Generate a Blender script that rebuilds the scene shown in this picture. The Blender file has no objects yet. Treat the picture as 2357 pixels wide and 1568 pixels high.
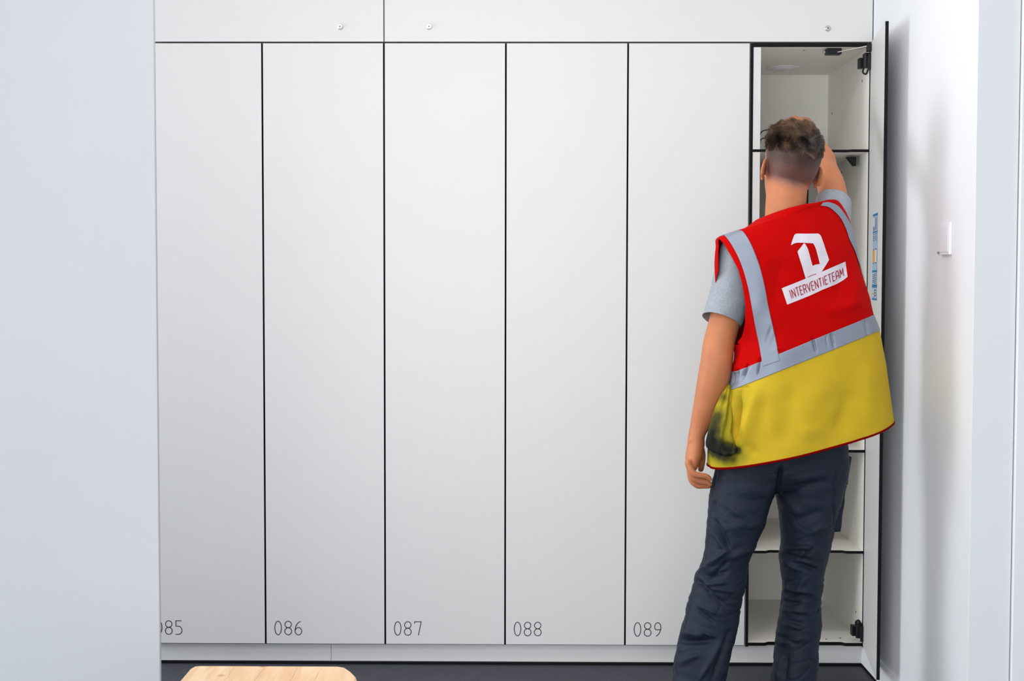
import bpy, bmesh, math, random
from mathutils import Vector, Matrix, noise
from mathutils.bvhtree import BVHTree
from mathutils.geometry import barycentric_transform

random.seed(7)
scene = bpy.context.scene
COL = scene.collection

# ------------------------------------------------------------------ camera
FW, FH = 2357, 1568
CP = Vector((0.86287, -4.56568, 1.29401))
YAW, PITCH, ROLL, FPX = -0.00907, 0.04503, 0.00171, 3182.765
cF = Vector((math.sin(YAW)*math.cos(PITCH), math.cos(YAW)*math.cos(PITCH), -math.sin(PITCH)))
_r = Vector((math.cos(YAW), -math.sin(YAW), 0)); _u = _r.cross(cF)
cR = _r*math.cos(ROLL) + _u*math.sin(ROLL)
cU = _u*math.cos(ROLL) - _r*math.sin(ROLL)
cam_d = bpy.data.cameras.new('camera')
cam = bpy.data.objects.new('camera', cam_d); COL.objects.link(cam)
cam_d.sensor_width = 36; cam_d.sensor_fit = 'HORIZONTAL'
cam_d.lens = 36*FPX/FW
cam_d.clip_start = 0.05
m = Matrix((cR, cU, -cF)).transposed().to_4x4(); m.translation = CP
cam.matrix_world = m
scene.camera = cam

# ------------------------------------------------------------------ view, world, lights
vs = scene.view_settings
scene.display_settings.display_device = 'sRGB'
vs.view_transform = 'Standard'; vs.look = 'None'; vs.gamma = 1; vs.use_curve_mapping = False
vs.exposure = 0.22
world = bpy.data.worlds.new('daylight'); scene.world = world; world.use_nodes = True
bg = world.node_tree.nodes['Background']
bg.inputs[0].default_value = (0.84, 0.91, 1.0, 1); bg.inputs[1].default_value = 0.9
CEIL = 2.75

def srgb(r, g, b):
    f = lambda c: (c/255/12.92) if c/255 <= 0.04045 else ((c/255+0.055)/1.055)**2.4
    return (f(r), f(g), f(b), 1)

def ray(px, py):
    return cF + cR*((px-1178.5)/FPX) - cU*((py-784)/FPX)
def W(px, py, Y):                      # the point of the plane y = Y seen at that place of the photograph
    d = ray(px, py); return CP + d*((Y-CP.y)/d.y)
def PX(p):
    d = Vector(p)-CP; k = d.dot(cF)
    return (1178.5+FPX*d.dot(cR)/k, 784-FPX*d.dot(cU)/k)

# ------------------------------------------------------------------ materials
def mat(name, col, rough=0.5, metal=0.0, noise_amt=0.0, noise_scale=8, bump=0.0, bump_scale=200, spec=0.5, sheen=0.0, sss=0.0, stretch=None, emit=None):
    M = bpy.data.materials.new(name); M.use_nodes = True
    nt = M.node_tree; N = nt.nodes; L = nt.links; b = N['Principled BSDF']
    b.inputs['Base Color'].default_value = col; b.inputs['Roughness'].default_value = rough
    b.inputs['Metallic'].default_value = metal; b.inputs['Specular IOR Level'].default_value = spec
    if sheen: b.inputs['Sheen Weight'].default_value = sheen
    if sss:
        b.inputs['Subsurface Weight'].default_value = sss
        b.inputs['Subsurface Radius'].default_value = (1, .45, .25); b.inputs['Subsurface Scale'].default_value = 0.005
    tc = N.new('ShaderNodeTexCoord'); mp = N.new('ShaderNodeMapping'); L.new(tc.outputs['Object'], mp.inputs[0])
    if stretch: mp.inputs['Scale'].default_value = stretch
    if noise_amt:
        n = N.new('ShaderNodeTexNoise'); n.inputs['Scale'].default_value = noise_scale; n.inputs['Detail'].default_value = 6
        L.new(mp.outputs[0], n.inputs['Vector'])
        mx = N.new('ShaderNodeMix'); mx.data_type = 'RGBA'; mx.blend_type = 'MULTIPLY'
        mx.inputs[0].default_value = 1.0
        cr = N.new('ShaderNodeValToRGB')
        cr.color_ramp.elements[0].position = .3; cr.color_ramp.elements[1].position = .7
        v = 1-noise_amt; cr.color_ramp.elements[0].color = (v, v, v, 1); cr.color_ramp.elements[1].color = (1, 1, 1, 1)
        L.new(n.outputs[0], cr.inputs[0]); mx.inputs[6].default_value = col; L.new(cr.outputs[0], mx.inputs[7])
        L.new(mx.outputs[2], b.inputs['Base Color'])
    if bump:
        n2 = N.new('ShaderNodeTexNoise'); n2.inputs['Scale'].default_value = bump_scale; n2.inputs['Detail'].default_value = 3
        L.new(mp.outputs[0], n2.inputs['Vector'])
        bp = N.new('ShaderNodeBump'); bp.inputs['Strength'].default_value = bump; bp.inputs['Distance'].default_value = 0.002
        L.new(n2.outputs[0], bp.inputs['Height']); L.new(bp.outputs[0], b.inputs['Normal'])
    if emit:
        b.inputs['Emission Color'].default_value = emit[0]; b.inputs['Emission Strength'].default_value = emit[1]
    return M

WALLC = (0.79, 0.80, 0.82, 1)
M_wall = mat('painted_plaster', WALLC, .75, bump=.05, bump_scale=120, noise_amt=.02, noise_scale=3)
M_partition = mat('darkened_plaster_partition', (0.525, 0.54, 0.565, 1), .75, bump=.05, bump_scale=120, noise_amt=.02, noise_scale=3)  # wall paint copy darkened to offset the strong light on the partition
M_lam = mat('white_laminate', (0.715, 0.71, 0.70, 1), .42, noise_amt=.012, noise_scale=2, bump=.02, bump_scale=600)
M_inner = mat('lightened_laminate_inside', (0.90, 0.878, 0.82, 1), .5, noise_amt=.02, noise_scale=3)  # laminate copy set lighter to make up for light missing inside
M_core = mat('black_laminate_core', (0.005, 0.004, 0.006, 1), .6, noise_amt=.2, noise_scale=40, spec=.15)
M_black = mat('black_plastic', (0.004, 0.004, 0.007, 1), .4, noise_amt=.2, noise_scale=40, spec=.3)
M_ink = mat('black_ink', (0.01, 0.01, 0.012, 1), .5)
M_steel = mat('brushed_steel', (0.62, 0.60, 0.57, 1), .3, 1.0, noise_amt=.1, noise_scale=60)
M_floor = mat('grey_linoleum', srgb(58, 59, 70), .6, noise_amt=.25, noise_scale=25, bump=.05, bump_scale=300)
M_ceil = mat('white_ceiling_board', (0.85, 0.85, 0.85, 1), .8, bump=.1, bump_scale=90)
M_whiteplastic = mat('white_plastic', (0.84, 0.83, 0.86, 1), .4, bump=.01)
M_red = mat('red_fabric', (0.50, 0.0003, 0.0003, 1), .85, noise_amt=.06, noise_scale=30, bump=.12, bump_scale=900, spec=.08)
M_binding = mat('dark_red_binding', (0.19, 0.0008, 0.001, 1), .9, bump=.1, bump_scale=900, spec=.04)
M_reflect = mat('silver_reflective_tape', srgb(136, 144, 158), .5, .25, noise_amt=.05, noise_scale=25, bump=.04, bump_scale=800)
M_print = mat('white_print', srgb(214, 206, 214), .6, noise_amt=.02, noise_scale=40)
M_printred = mat('red_print', (0.33, 0.004, 0.02, 1), .6)
M_shirt = mat('grey_marl_jersey', srgb(164, 170, 178), .9, noise_amt=.22, noise_scale=160, bump=.15, bump_scale=900, stretch=(1, 1, 2.5), spec=.2)
M_trouser = mat('navy_work_cloth', srgb(24, 32, 49), .65, noise_amt=.22, noise_scale=14, bump=.15, bump_scale=1000, sheen=.0, spec=.28)
M_shoe = mat('black_leather', (0.02, 0.02, 0.022, 1), .45, bump=.1, bump_scale=300)
M_sole = mat('dark_rubber', (0.03, 0.03, 0.03, 1), .8)
M_eye = mat('eye_white', (0.8, 0.78, 0.75, 1), .2)
M_cable = mat('black_rubber_cable', (0.01, 0.01, 0.01, 1), .4)

def attr_mat(name, base, attr, stops, rough, sss=0, bump=0, bump_scale=300, spec=.4, noise_amt=0, noise_scale=30):
    """base colour ramp driven by a stored attribute (hair stubble on skin, grime on cloth)"""
    M = mat(name, base, rough, sss=sss, bump=bump, bump_scale=bump_scale, spec=spec, noise_amt=noise_amt, noise_scale=noise_scale)
    nt = M.node_tree; N = nt.nodes; L = nt.links; b = N['Principled BSDF']
    a = N.new('ShaderNodeAttribute'); a.attribute_name = attr
    n = N.new('ShaderNodeTexNoise'); n.inputs['Scale'].default_value = 180 if attr == 'stubble' else 45; n.inputs['Detail'].default_value = 5
    tc = N.new('ShaderNodeTexCoord'); L.new(tc.outputs['Object'], n.inputs['Vector'])
    ma = N.new('ShaderNodeMath'); ma.operation = 'MULTIPLY_ADD'; L.new(n.outputs[0], ma.inputs[0])
    ma.inputs[1].default_value = 0.35; ma.inputs[2].default_value = 0.825
    mm = N.new('ShaderNodeMath'); mm.operation = 'MULTIPLY'; L.new(a.outputs['Fac'], mm.inputs[0]); L.new(ma.outputs[0], mm.inputs[1])
    cr = N.new('ShaderNodeValToRGB'); el = cr.color_ramp.elements
    while len(el) < len(stops): el.new(.5)
    for e, (p, c) in zip(el, stops): e.position = p; e.color = c
    L.new(mm.outputs[0], cr.inputs[0])
    mx = N.new('ShaderNodeMix'); mx.data_type = 'RGBA'; mx.blend_type = 'MULTIPLY'; mx.inputs[0].default_value = 1
    src = [l for l in L if l.to_socket == b.inputs['Base Color']]
    if src:
        mul = src[0].from_node; mul.inputs[6].default_value = (1, 1, 1, 1); L.new(mul.outputs[2], mx.inputs[7])
    else: mx.inputs[7].default_value = (1, 1, 1, 1)
    L.new(cr.outputs[0], mx.inputs[6]); L.new(mx.outputs[2], b.inputs['Base Color'])
    return M
SKIN = srgb(198, 124, 82)
M_skin = attr_mat('skin', SKIN, 'stubble', [(0, SKIN), (.25, srgb(176, 112, 88)), (.55, srgb(120, 80, 70)), (1, srgb(70, 46, 40))], .55, sss=.12, bump=.06, bump_scale=220, noise_amt=.14, noise_scale=22)
YEL = srgb(200, 168, 32)
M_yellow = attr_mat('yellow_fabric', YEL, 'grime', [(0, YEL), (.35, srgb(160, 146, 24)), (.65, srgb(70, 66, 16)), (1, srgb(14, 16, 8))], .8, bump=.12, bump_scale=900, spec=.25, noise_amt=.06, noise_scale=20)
M_hair = bpy.data.materials.new('brown_hair'); M_hair.use_nodes = True
_n = M_hair.node_tree; _a = _n.nodes.new('ShaderNodeAttribute'); _a.attribute_name = 'tone'
_c = _n.nodes.new('ShaderNodeValToRGB'); _c.color_ramp.elements[0].color = srgb(34, 22, 18); _c.color_ramp.elements[1].color = srgb(138, 108, 84)
_n.links.new(_a.outputs['Fac'], _c.inputs[0]); _n.links.new(_c.outputs[0], _n.nodes['Principled BSDF'].inputs['Base Color'])
_n.nodes['Principled BSDF'].inputs['Roughness'].default_value = .55
M_wood = bpy.data.materials.new('beech_wood'); M_wood.use_nodes = True
_n = M_wood.node_tree; N = _n.nodes; L = _n.links
tc = N.new('ShaderNodeTexCoord'); mp = N.new('ShaderNodeMapping'); mp.inputs['Scale'].default_value = (9, 1.2, 9); L.new(tc.outputs['Object'], mp.inputs[0])
nz = N.new('ShaderNodeTexNoise'); nz.inputs['Scale'].default_value = 4; nz.inputs['Detail'].default_value = 8; nz.inputs['Distortion'].default_value = .8; L.new(mp.outputs[0], nz.inputs['Vector'])
cr = N.new('ShaderNodeValToRGB'); cr.color_ramp.elements[0].position = .3; cr.color_ramp.elements[0].color = srgb(222, 176, 130); cr.color_ramp.elements[1].position = .65; cr.color_ramp.elements[1].color = srgb(240, 206, 168)
L.new(nz.outputs[0], cr.inputs[0])
vo = N.new('ShaderNodeTexVoronoi'); vo.inputs['Scale'].default_value = 9; L.new(tc.outputs['Object'], vo.inputs['Vector'])
kr = N.new('ShaderNodeValToRGB'); kr.color_ramp.elements[0].position = .03; kr.color_ramp.elements[0].color = srgb(176, 98, 44); kr.color_ramp.elements[1].position = .12; kr.color_ramp.elements[1].color = (1, 1, 1, 1)
L.new(vo.outputs['Distance'], kr.inputs[0])
mx = N.new('ShaderNodeMix'); mx.data_type = 'RGBA'; mx.blend_type = 'MULTIPLY'; mx.inputs[0].default_value = .8
L.new(cr.outputs[0], mx.inputs[6]); L.new(kr.outputs[0], mx.inputs[7]); L.new(mx.outputs[2], N['Principled BSDF'].inputs['Base Color'])
N['Principled BSDF'].inputs['Roughness'].default_value = .5

# ------------------------------------------------------------------ helpers
def link(name, me, mats, parent=None, smooth=False):
    if not isinstance(mats, (list, tuple)): mats = [mats]
    for mm in mats: me.materials.append(mm)
    o = bpy.data.objects.new(name, me); COL.objects.link(o)
    if parent:
        o.parent = parent; o.matrix_parent_inverse = parent.matrix_world.inverted()
    if smooth:
        for p in me.polygons: p.use_smooth = True
    return o
def empty(name, loc, label, cat, group=None):
    o = bpy.data.objects.new(name, None); COL.objects.link(o); o.location = loc; o.empty_display_size = .1
    o.matrix_world = Matrix.Translation(loc); tag(o, label, cat, group); return o
def tag(o, label, cat, group=None):
    o['label'] = label; o['category'] = cat
    if group: o['group'] = group
    return o
def struct(o): o['kind'] = 'structure'; return o
class MB:
    def __init__(s): s.v = []; s.f = []; s.mi = []
    def add(s, vs_, fs, mi=0):
        k = len(s.v); s.v += [tuple(v) for v in vs_]; s.f += [tuple(i+k for i in f) for f in fs]; s.mi += [mi]*len(fs)
    def box(s, x0, x1, y0, y1, z0, z1, mi=0, sides=None, bev=0):
        """sides: {face: material index}, faces named -x +x -y +y -z +z"""
        v = [(x, y, z) for z in (z0, z1) for y in (y0, y1) for x in (x0, x1)]
        F = {'-z': (0, 2, 3, 1), '+z': (4, 5, 7, 6), '-y': (0, 1, 5, 4), '+y': (2, 6, 7, 3), '-x': (0, 4, 6, 2), '+x': (1, 3, 7, 5)}
        k = len(s.v); s.v += v
        for n, f in F.items():
            s.f.append(tuple(i+k for i in f)); s.mi.append((sides or {}).get(n, mi))
    def mesh(s, name='m'):
        me = bpy.data.meshes.new(name); me.from_pydata(s.v, [], s.f); me.update()
        for p, i in zip(me.polygons, s.mi): p.material_index = i
        return me
    def obj(s, name, mats, parent=None, smooth=False, bevel=0):
        o = link(name, s.mesh(name), mats, parent, smooth)
        if bevel:
            b = o.modifiers.new('bevel', 'BEVEL'); b.width = bevel; b.segments = 3; b.limit_method = 'ANGLE'
        return o
def catmull(keys, n):
    """keys: list of tuples; returns n samples per span with smooth interpolation"""
    out = []; K = len(keys)
    for i in range(K-1):
        p0, p1, p2, p3 = keys[max(i-1, 0)], keys[i], keys[i+1], keys[min(i+2, K-1)]
        for j in range(n):
            out.append(cat1(p0, p1, p2, p3, j/n))
    out.append(tuple(keys[-1])); return out
def cat1(p0, p1, p2, p3, t):
    return tuple(.5*((2*b)+(-a+c)*t+(2*a-5*b+4*c-d)*t*t+(-a+3*b-3*c+d)*t**3) for a, b, c, d in zip(p0, p1, p2, p3))
def catat(keys, v):
    i = max(0, min(len(keys)-2, int(v))); t = v-i; K = len(keys)
    return cat1(keys[max(i-1, 0)], keys[i], keys[i+1], keys[min(i+2, K-1)], t)
def lerp_tab(tab, y):
    if y <= tab[0][0]: return tab[0][1]
    for (a, b), (c, d) in zip(tab, tab[1:]):
        if y <= c: return b+(d-b)*(y-a)/(c-a)
    return tab[-1][1]
def loft(mb, rings, mi=0, cap=True):
    n = len(rings[0]); k = len(mb.v)
    for r in rings: mb.v += [tuple(p) for p in r]
    for i in range(len(rings)-1):
        for j in range(n):
            a = k+i*n+j; b = k+i*n+(j+1) % n
            mb.f.append((a, b, b+n, a+n)); mb.mi.append(mi)
    if cap:
        for base, rev in ((0, True), (len(rings)-1, False)):
            c = sum((Vector(p) for p in rings[base]), Vector())/n
            mb.v.append(tuple(c)); ci = len(mb.v)-1
            for j in range(n):
                a = k+base*n+j; b = k+base*n+(j+1) % n
                mb.f.append((b, a, ci) if rev else (a, b, ci)); mb.mi.append(mi)
def tube(mb, pts, n=16, sub=6, flat=None, mi=0, cap='round'):
    """pts: (x,y,z,r[,r2]) keys; smooth swept tube with rounded ends; r2 = radius along 'flat' direction"""
    pts = [tuple(p) if len(p) > 4 else tuple(p)+(p[3],) for p in pts]
    s = catmull(pts, sub) if sub > 1 else pts
    P = [Vector(p[:3]) for p in s]
    T = [(P[min(i+1, len(P)-1)]-P[max(i-1, 0)]).normalized() for i in range(len(P))]
    ref = Vector(flat) if flat else (Vector((0, 1, 0)) if abs(T[0].y) < .9 else Vector((1, 0, 0)))
    rings = []; u = (ref-T[0]*ref.dot(T[0])).normalized()
    frames = []
    for i in range(len(P)):
        if flat: u = (ref-T[i]*ref.dot(T[i])).normalized()
        else: u = (u-T[i]*u.dot(T[i])).normalized()
        frames.append((P[i], T[i], u, T[i].cross(u), s[i][3], s[i][4]))
    def ring(c, u, w, r, r2): return [c+w*(math.cos(2*math.pi*k/n)*r)+u*(math.sin(2*math.pi*k/n)*r2) for k in range(n)]
    c, t, u0, w0, r, r2 = frames[0]
    if cap == 'round':
        for a in (75, 55, 35, 15):
            q = math.radians(a); rings.append(ring(c-t*(min(r, r2)*math.sin(q)), u0, w0, r*math.cos(q), r2*math.cos(q)))
    for f in frames: rings.append(ring(f[0], f[2], f[3], f[4], f[5]))
    c, t, u0, w0, r, r2 = frames[-1]
    if cap == 'round':
        for a in (15, 35, 55, 75):
            q = math.radians(a); rings.append(ring(c+t*(min(r, r2)*math.sin(q)), u0, w0, r*math.cos(q), r2*math.cos(q)))
    loft(mb, rings, mi)
def ellipsoid(mb, c, rx, ry, rz, R=None, n=20):
    c = Vector(c); rings = []
    for i in range(1, n):
        a = math.pi*i/n
        ring = []
        for k in range(n):
            b = 2*math.pi*k/n
            p = Vector((rx*math.sin(a)*math.cos(b), ry*math.sin(a)*math.sin(b), -rz*math.cos(a)))
            if R: p = R @ p
            ring.append(c+p)
        rings.append(ring)
    loft(mb, rings)
def cyl(mb, c, axis, r, h, n=24, mi=0, bev=0):
    c = Vector(c); ax = Vector(axis).normalized(); u = ax.orthogonal().normalized(); w = ax.cross(u)
    prof = [(0, r), (h, r)] if not bev else [(0, r), (h-bev, r), (h, r-bev)]
    loft(mb, [[c+ax*t+u*(math.cos(2*math.pi*k/n)*q)+w*(math.sin(2*math.pi*k/n)*q) for k in range(n)] for t, q in prof], mi)
def fix_normals(me):
    bm = bmesh.new(); bm.from_mesh(me); bmesh.ops.recalc_face_normals(bm, faces=bm.faces); bm.to_mesh(me); bm.free()
def remesh(mb, voxel, smooth_it=4, fac=.5):
    me = mb.mesh('tmp'); fix_normals(me)
    o = bpy.data.objects.new('tmp', me); COL.objects.link(o)
    r = o.modifiers.new('r', 'REMESH'); r.mode = 'VOXEL'; r.voxel_size = voxel; r.adaptivity = 0
    if smooth_it:
        s = o.modifiers.new('s', 'SMOOTH'); s.iterations = smooth_it; s.factor = fac
    dg = bpy.context.evaluated_depsgraph_get(); dg.update()
    out = bpy.data.meshes.new_from_object(o.evaluated_get(dg))
    bpy.data.objects.remove(o); bpy.data.meshes.remove(me)
    out.materials.clear()
    return out
def stroke(mb, pts, w, place, mi=0, step=None):
    """flat ribbon of width w along a 2-D polyline, mitred; place(x, y) gives the 3-D point"""
    P = [Vector((p[0], p[1])) for p in pts]
    if step:
        Q = [P[0]]
        for a, b in zip(P, P[1:]):
            k = max(1, int((b-a).length/step))
            Q += [a.lerp(b, i/k) for i in range(1, k+1)]
        P = Q
    L_, R_ = [], []
    closed = (P[0]-P[-1]).length < 1e-6
    for i, p in enumerate(P):
        if closed and i in (0, len(P)-1): a, b = P[-2], P[1]
        else: a, b = P[max(i-1, 0)], P[min(i+1, len(P)-1)]
        t0 = (p-a).normalized() if (p-a).length > 1e-9 else (b-p).normalized()
        t1 = (b-p).normalized() if (b-p).length > 1e-9 else t0
        n0 = Vector((-t0.y, t0.x)); n1 = Vector((-t1.y, t1.x)); n = (n0+n1)
        n = n.normalized() if n.length > 1e-6 else n0
        k = min(1.6, 1/max(.3, n.dot(n0)))
        L_.append(place(*(p+n*(w/2*k)))); R_.append(place(*(p-n*(w/2*k))))
    n = len(P)
    mb.add(L_+R_, [(i, i+1, n+i+1, n+i) for i in range(n-1)], mi)
def arc(cx, cy, rx, ry, a0, a1, n=14):
    return [(cx+rx*math.cos(math.radians(a0+(a1-a0)*i/n)), cy+ry*math.sin(math.radians(a0+(a1-a0)*i/n))) for i in range(n+1)]

# ------------------------------------------------------------------ the room
def slab(name, x0, x1, y0, y1, z0, z1, M, bev=0):
    b = MB(); b.box(x0, x1, y0, y1, z0, z1); o = b.obj(name, M, bevel=bev); return struct(o)
slab('floor', -3.4, 4.2, -6.6, .8, -.1, 0, M_floor)
slab('ceiling', -3.4, 4.2, -6.6, .8, CEIL, CEIL+.1, M_ceil)
slab('wall_back', -3.4, 4.2, .66, .8, 0, CEIL, M_wall)
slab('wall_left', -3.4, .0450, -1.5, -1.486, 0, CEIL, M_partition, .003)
slab('wall_right', 2.010, 2.117, -1.022, .66, 0, CEIL, M_wall, .001)
slab('wall_front', -3.4, 4.2, -6.8, -6.6, 0, CEIL, M_wall)
slab('trim_1', 2.1195, 2.32, -1.034, -.99, 0, CEIL, M_whiteplastic, .002)
slab('trim_2', 2.0003, 2.0098, .0, .02, 2.070, CEIL, M_wall)
slab('trim_3', 1.9925, 2.0098, -.42, .0218, 0, .066, M_wall)
slab('baseboard_right', 1.9905, 1.9924, -.42, .0118, 0, .0085, M_core)
slab('baseboard_back', -.45, 2.0, .012, .022, 0, .0085, M_core)

# lamps: ceiling strips and panels, plus added fill lights
def ceiling_light(x, y, w, d, power, label, col=(1, .97, .93)):
    e = empty('ceiling_light', (x, y, CEIL), label, 'ceiling light', 'ceiling panels')
    b = MB()
    t = .02
    b.box(x-w/2-t, x+w/2+t, y-d/2-t, y-d/2, CEIL-.02, CEIL); b.box(x-w/2-t, x+w/2+t, y+d/2, y+d/2+t, CEIL-.02, CEIL)
    b.box(x-w/2-t, x-w/2, y-d/2, y+d/2, CEIL-.02, CEIL); b.box(x+w/2, x+w/2+t, y-d/2, y+d/2, CEIL-.02, CEIL)
    b.obj('frame', M_whiteplastic, e)
    b = MB(); b.box(x-w/2, x+w/2, y-d/2, y+d/2, CEIL-.008, CEIL)
    b.obj('diffuser', mat('lamp_diffuser', (.9, .9, .9, 1), .6, emit=((1, .98, .95, 1), 3)), e)
    ld = bpy.data.lights.new('panel_lamp', 'AREA'); ld.shape = 'RECTANGLE'; ld.size = w; ld.size_y = d; ld.energy = power; ld.color = col
    lo = bpy.data.objects.new('panel_lamp', ld); COL.objects.link(lo); lo.location = (x, y, CEIL-.03); lo.parent = e; lo.matrix_parent_inverse = e.matrix_world.inverted()
def fill_light(x, y, z, w, h, power, turn=0):  # unseen area lamp added as fill light
    ld = bpy.data.lights.new('fill_daylight', 'AREA'); ld.shape = 'RECTANGLE'; ld.size = w; ld.size_y = h; ld.energy = power; ld.color = (.93, .97, 1)
    lo = bpy.data.objects.new('fill_daylight', ld); COL.objects.link(lo); lo.location = (x, y, z); lo.rotation_euler = (math.radians(90), 0, math.radians(turn))
def fill_frame(name, x, y, z, w, h, along_x):  # frame added round an unseen fill lamp
    b = MB(); t = .05
    for u0, u1, z0, z1 in ((-w/2-t, w/2+t, z-h/2-t, z-h/2), (-w/2-t, w/2+t, z+h/2, z+h/2+t), (-w/2-t, -w/2, z-h/2, z+h/2), (w/2, w/2+t, z-h/2, z+h/2)):
        if along_x: b.box(x+u0, x+u1, y-.04, y+.02, z0, z1)
        else: b.box(x-.04, x+.02, y+u0, y+u1, z0, z1)
    struct(b.obj(name, M_whiteplastic))
fill_frame('fill_frame_1', -.6, -6.47, 1.1, 4.6, 2.0, True)  # added frame of the fill lamp behind the camera
fill_frame('fill_frame_2', -3.12, -.78, 1.2, 1.2, 2.2, False)  # added frame of the fill lamp in the side recess
slab('wall_side', -3.4, -3.16, -1.47, .66, 0, CEIL, M_wall)
fill_light(-.6, -6.45, 1.1, 4.6, 2.0, 130)  # added frontal fill, brightens the open locker
fill_light(-3.1, -.78, 1.2, 1.2, 2.2, 70, -90)  # added side fill, brightens the right wall and open door
ceiling_light(-.05, -1.15, 1.2, .24, 5.4, 'ceiling strip light above the row of lockers, near the partition')
ceiling_light(1.25, -1.15, 1.2, .24, 3.6, 'ceiling strip light above the row of lockers, near the person')
ceiling_light(.5, -2.7, 1.2, .6, 9, 'added ceiling fill panel in the middle of the room')  # unseen panel added to brighten the locker inside and right wall
ceiling_light(-.6, -4.4, 1.2, .6, 12, 'ceiling light panel near the added fill light behind the viewer')

# ------------------------------------------------------------------ lockers
PITCHX = .4; ZT, ZB = 2.0625, .0722; DEP = .632; TH = .010
HP = 1/45.0
def digit(ch):
    # strokes in a box 0..0.52 wide, 0..1 high
    if ch == '0': return [arc(.26, .5, .24, .5, 90, 450, 32)]
    if ch == '8': return [arc(.26, .76, .235, .24, 270, 630, 24), arc(.26, .52-.26, .25, .26, 90, -270, 26)]
    if ch == '5': return [[(.46, 1), (.05, 1), (.05, .60), (.22, .60)]+arc(.22, .30, .27, .30, 90, -90, 16)+[(.02, 0)]]
    if ch == '6': return [[(.44, .99), (.30, .93), (.16, .78), (.06, .56), (.03, .35)]+arc(.27, .27, .24, .27, 180, 540, 28)[0:]+[]]
    if ch == '7': return [[(.02, .86), (.02, 1), (.50, 1), (.30, 0)]]
    if ch == '9': return [[(.49, .62), (.46, .42), (.36, .20), (.22, .05), (.15, .0)], [(.49, .48), (.16, .48)]+arc(.26, .70, .22, .30, 225, 0, 20)[0:]+[(.49, .55)],
                          ]
def number_mesh(txt, xoff, zoff=.1018, h=.0458):
    b = MB()
    for i, ch in enumerate(txt):
        x0 = xoff+i*.0337
        for st in digit(ch):
            stroke(b, st, .0026/h, lambda x, y: (x0+x*h, -.0004, zoff+y*h))
    return b
def carcass(parent, x0, x1, zt=ZT):
    b = MB(); K = {'-y': 1}
    b.box(x0, x0+TH, .012, DEP, .068, zt, 0, K); b.box(x1-TH, x1, .012, DEP, .068, zt, 0, K)
    b.box(x0+TH, x1-TH, .012, DEP, .068, .078, 0, K); b.box(x0+TH, x1-TH, .012, DEP, zt-TH, zt, 0, K)
    b.box(x0+TH, x1-TH, DEP-TH, DEP, .078, zt-TH, 0)
    b.obj('carcass', [M_inner, M_core], parent)
LAB = {-1: 'tall white locker marked 085, cut off by the foreground wall', 0: 'tall white closed locker marked 086, directly behind the wooden bench', 1: 'tall white closed locker marked 087, just past the bench',
       2: 'tall white closed locker marked 088, middle of the unobstructed doors', 3: 'tall white closed locker marked 089, beside the open locker'}
for k in range(-1, 4):
    x0 = k*PITCHX; x1 = x0+PITCHX
    e = empty('locker', (x0+.2, .3, .068), LAB[k], 'locker', 'row of tall white lockers')
    carcass(e, x0, x1)
    b = MB(); b.box(x0+.0028, x1-.0028, 0, TH, ZB, ZT, 0, {'-x': 1, '+x': 1, '-z': 1, '+z': 1})
    d = b.obj('door', [M_lam, M_core], e, bevel=.0006)
    number_mesh('08%d' % (k+6), x0+.0295).obj('number', M_ink, d)
# the open locker
ox0, ox1 = 1.6, 1.9995
e = empty('locker', (1.8, .3, .068), 'open white locker with shelves, its door swung out beside the person', 'locker', 'row of tall white lockers')
b = MB(); K = {'-y': 1}
b.box(ox0, ox0+TH, 0, DEP, .068, ZT, 0, K)
b.box(ox1-TH, ox1, .004, DEP, .068, ZT, 0, K)
b.box(ox0+TH, ox1-TH, 0, DEP, ZT-.012, ZT+.001, 0, K)
b.box(ox0+TH, ox1-TH, DEP-TH, DEP, .078, ZT-.012, 0)
b.obj('carcass', [M_inner, M_core], e)
def shelf(z, x0, x1, name='shelf', th=.009, back=DEP-TH, inset=.012, y0=0.0):
    b = MB(); c = .055
    pr = [(x0, y0), (x0+c, y0), (x0+c+.014, y0+inset), (x1-c-.014, y0+inset), (x1-c, y0), (x1, y0), (x1, back), (x0, back)]
    n = len(pr)
    v = [(x, y, z-th/2) for x, y in pr]+[(x, y, z+th/2) for x, y in pr]
    fs = [tuple(range(n))[::-1], tuple(range(n, 2*n))]; b.add(v, fs, 0)
    b.add(v, [(i, i+1, n+i+1, n+i) for i in range(5)], 1)
    b.add(v, [(5, 6, n+6, n+5), (6, 7, n+7, n+6), (7, 0, n, n+7)], 0)
    return b.obj(name, [M_inner, M_core], e)
ix0, ix1 = ox0+TH, ox1-TH
shelf(1.7135, ix0, ix1); shelf(.7236, ix0, ix1); shelf(.3862, ix0, ix1); shelf(.0765, ix0, ix1, 'bottom_panel', .011)
b = MB(); b.box(1.608, 1.634, .001, .012, .729, ZT-.0125, 0, {'+x': 0}); b.obj('filler_strip', M_lam, e)
b = MB(); b.box(1.797, 1.806, .06, DEP-TH, .729, 1.708, 0, {'-y': 1}); b.obj('divider', [M_inner, M_core], e)
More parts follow.
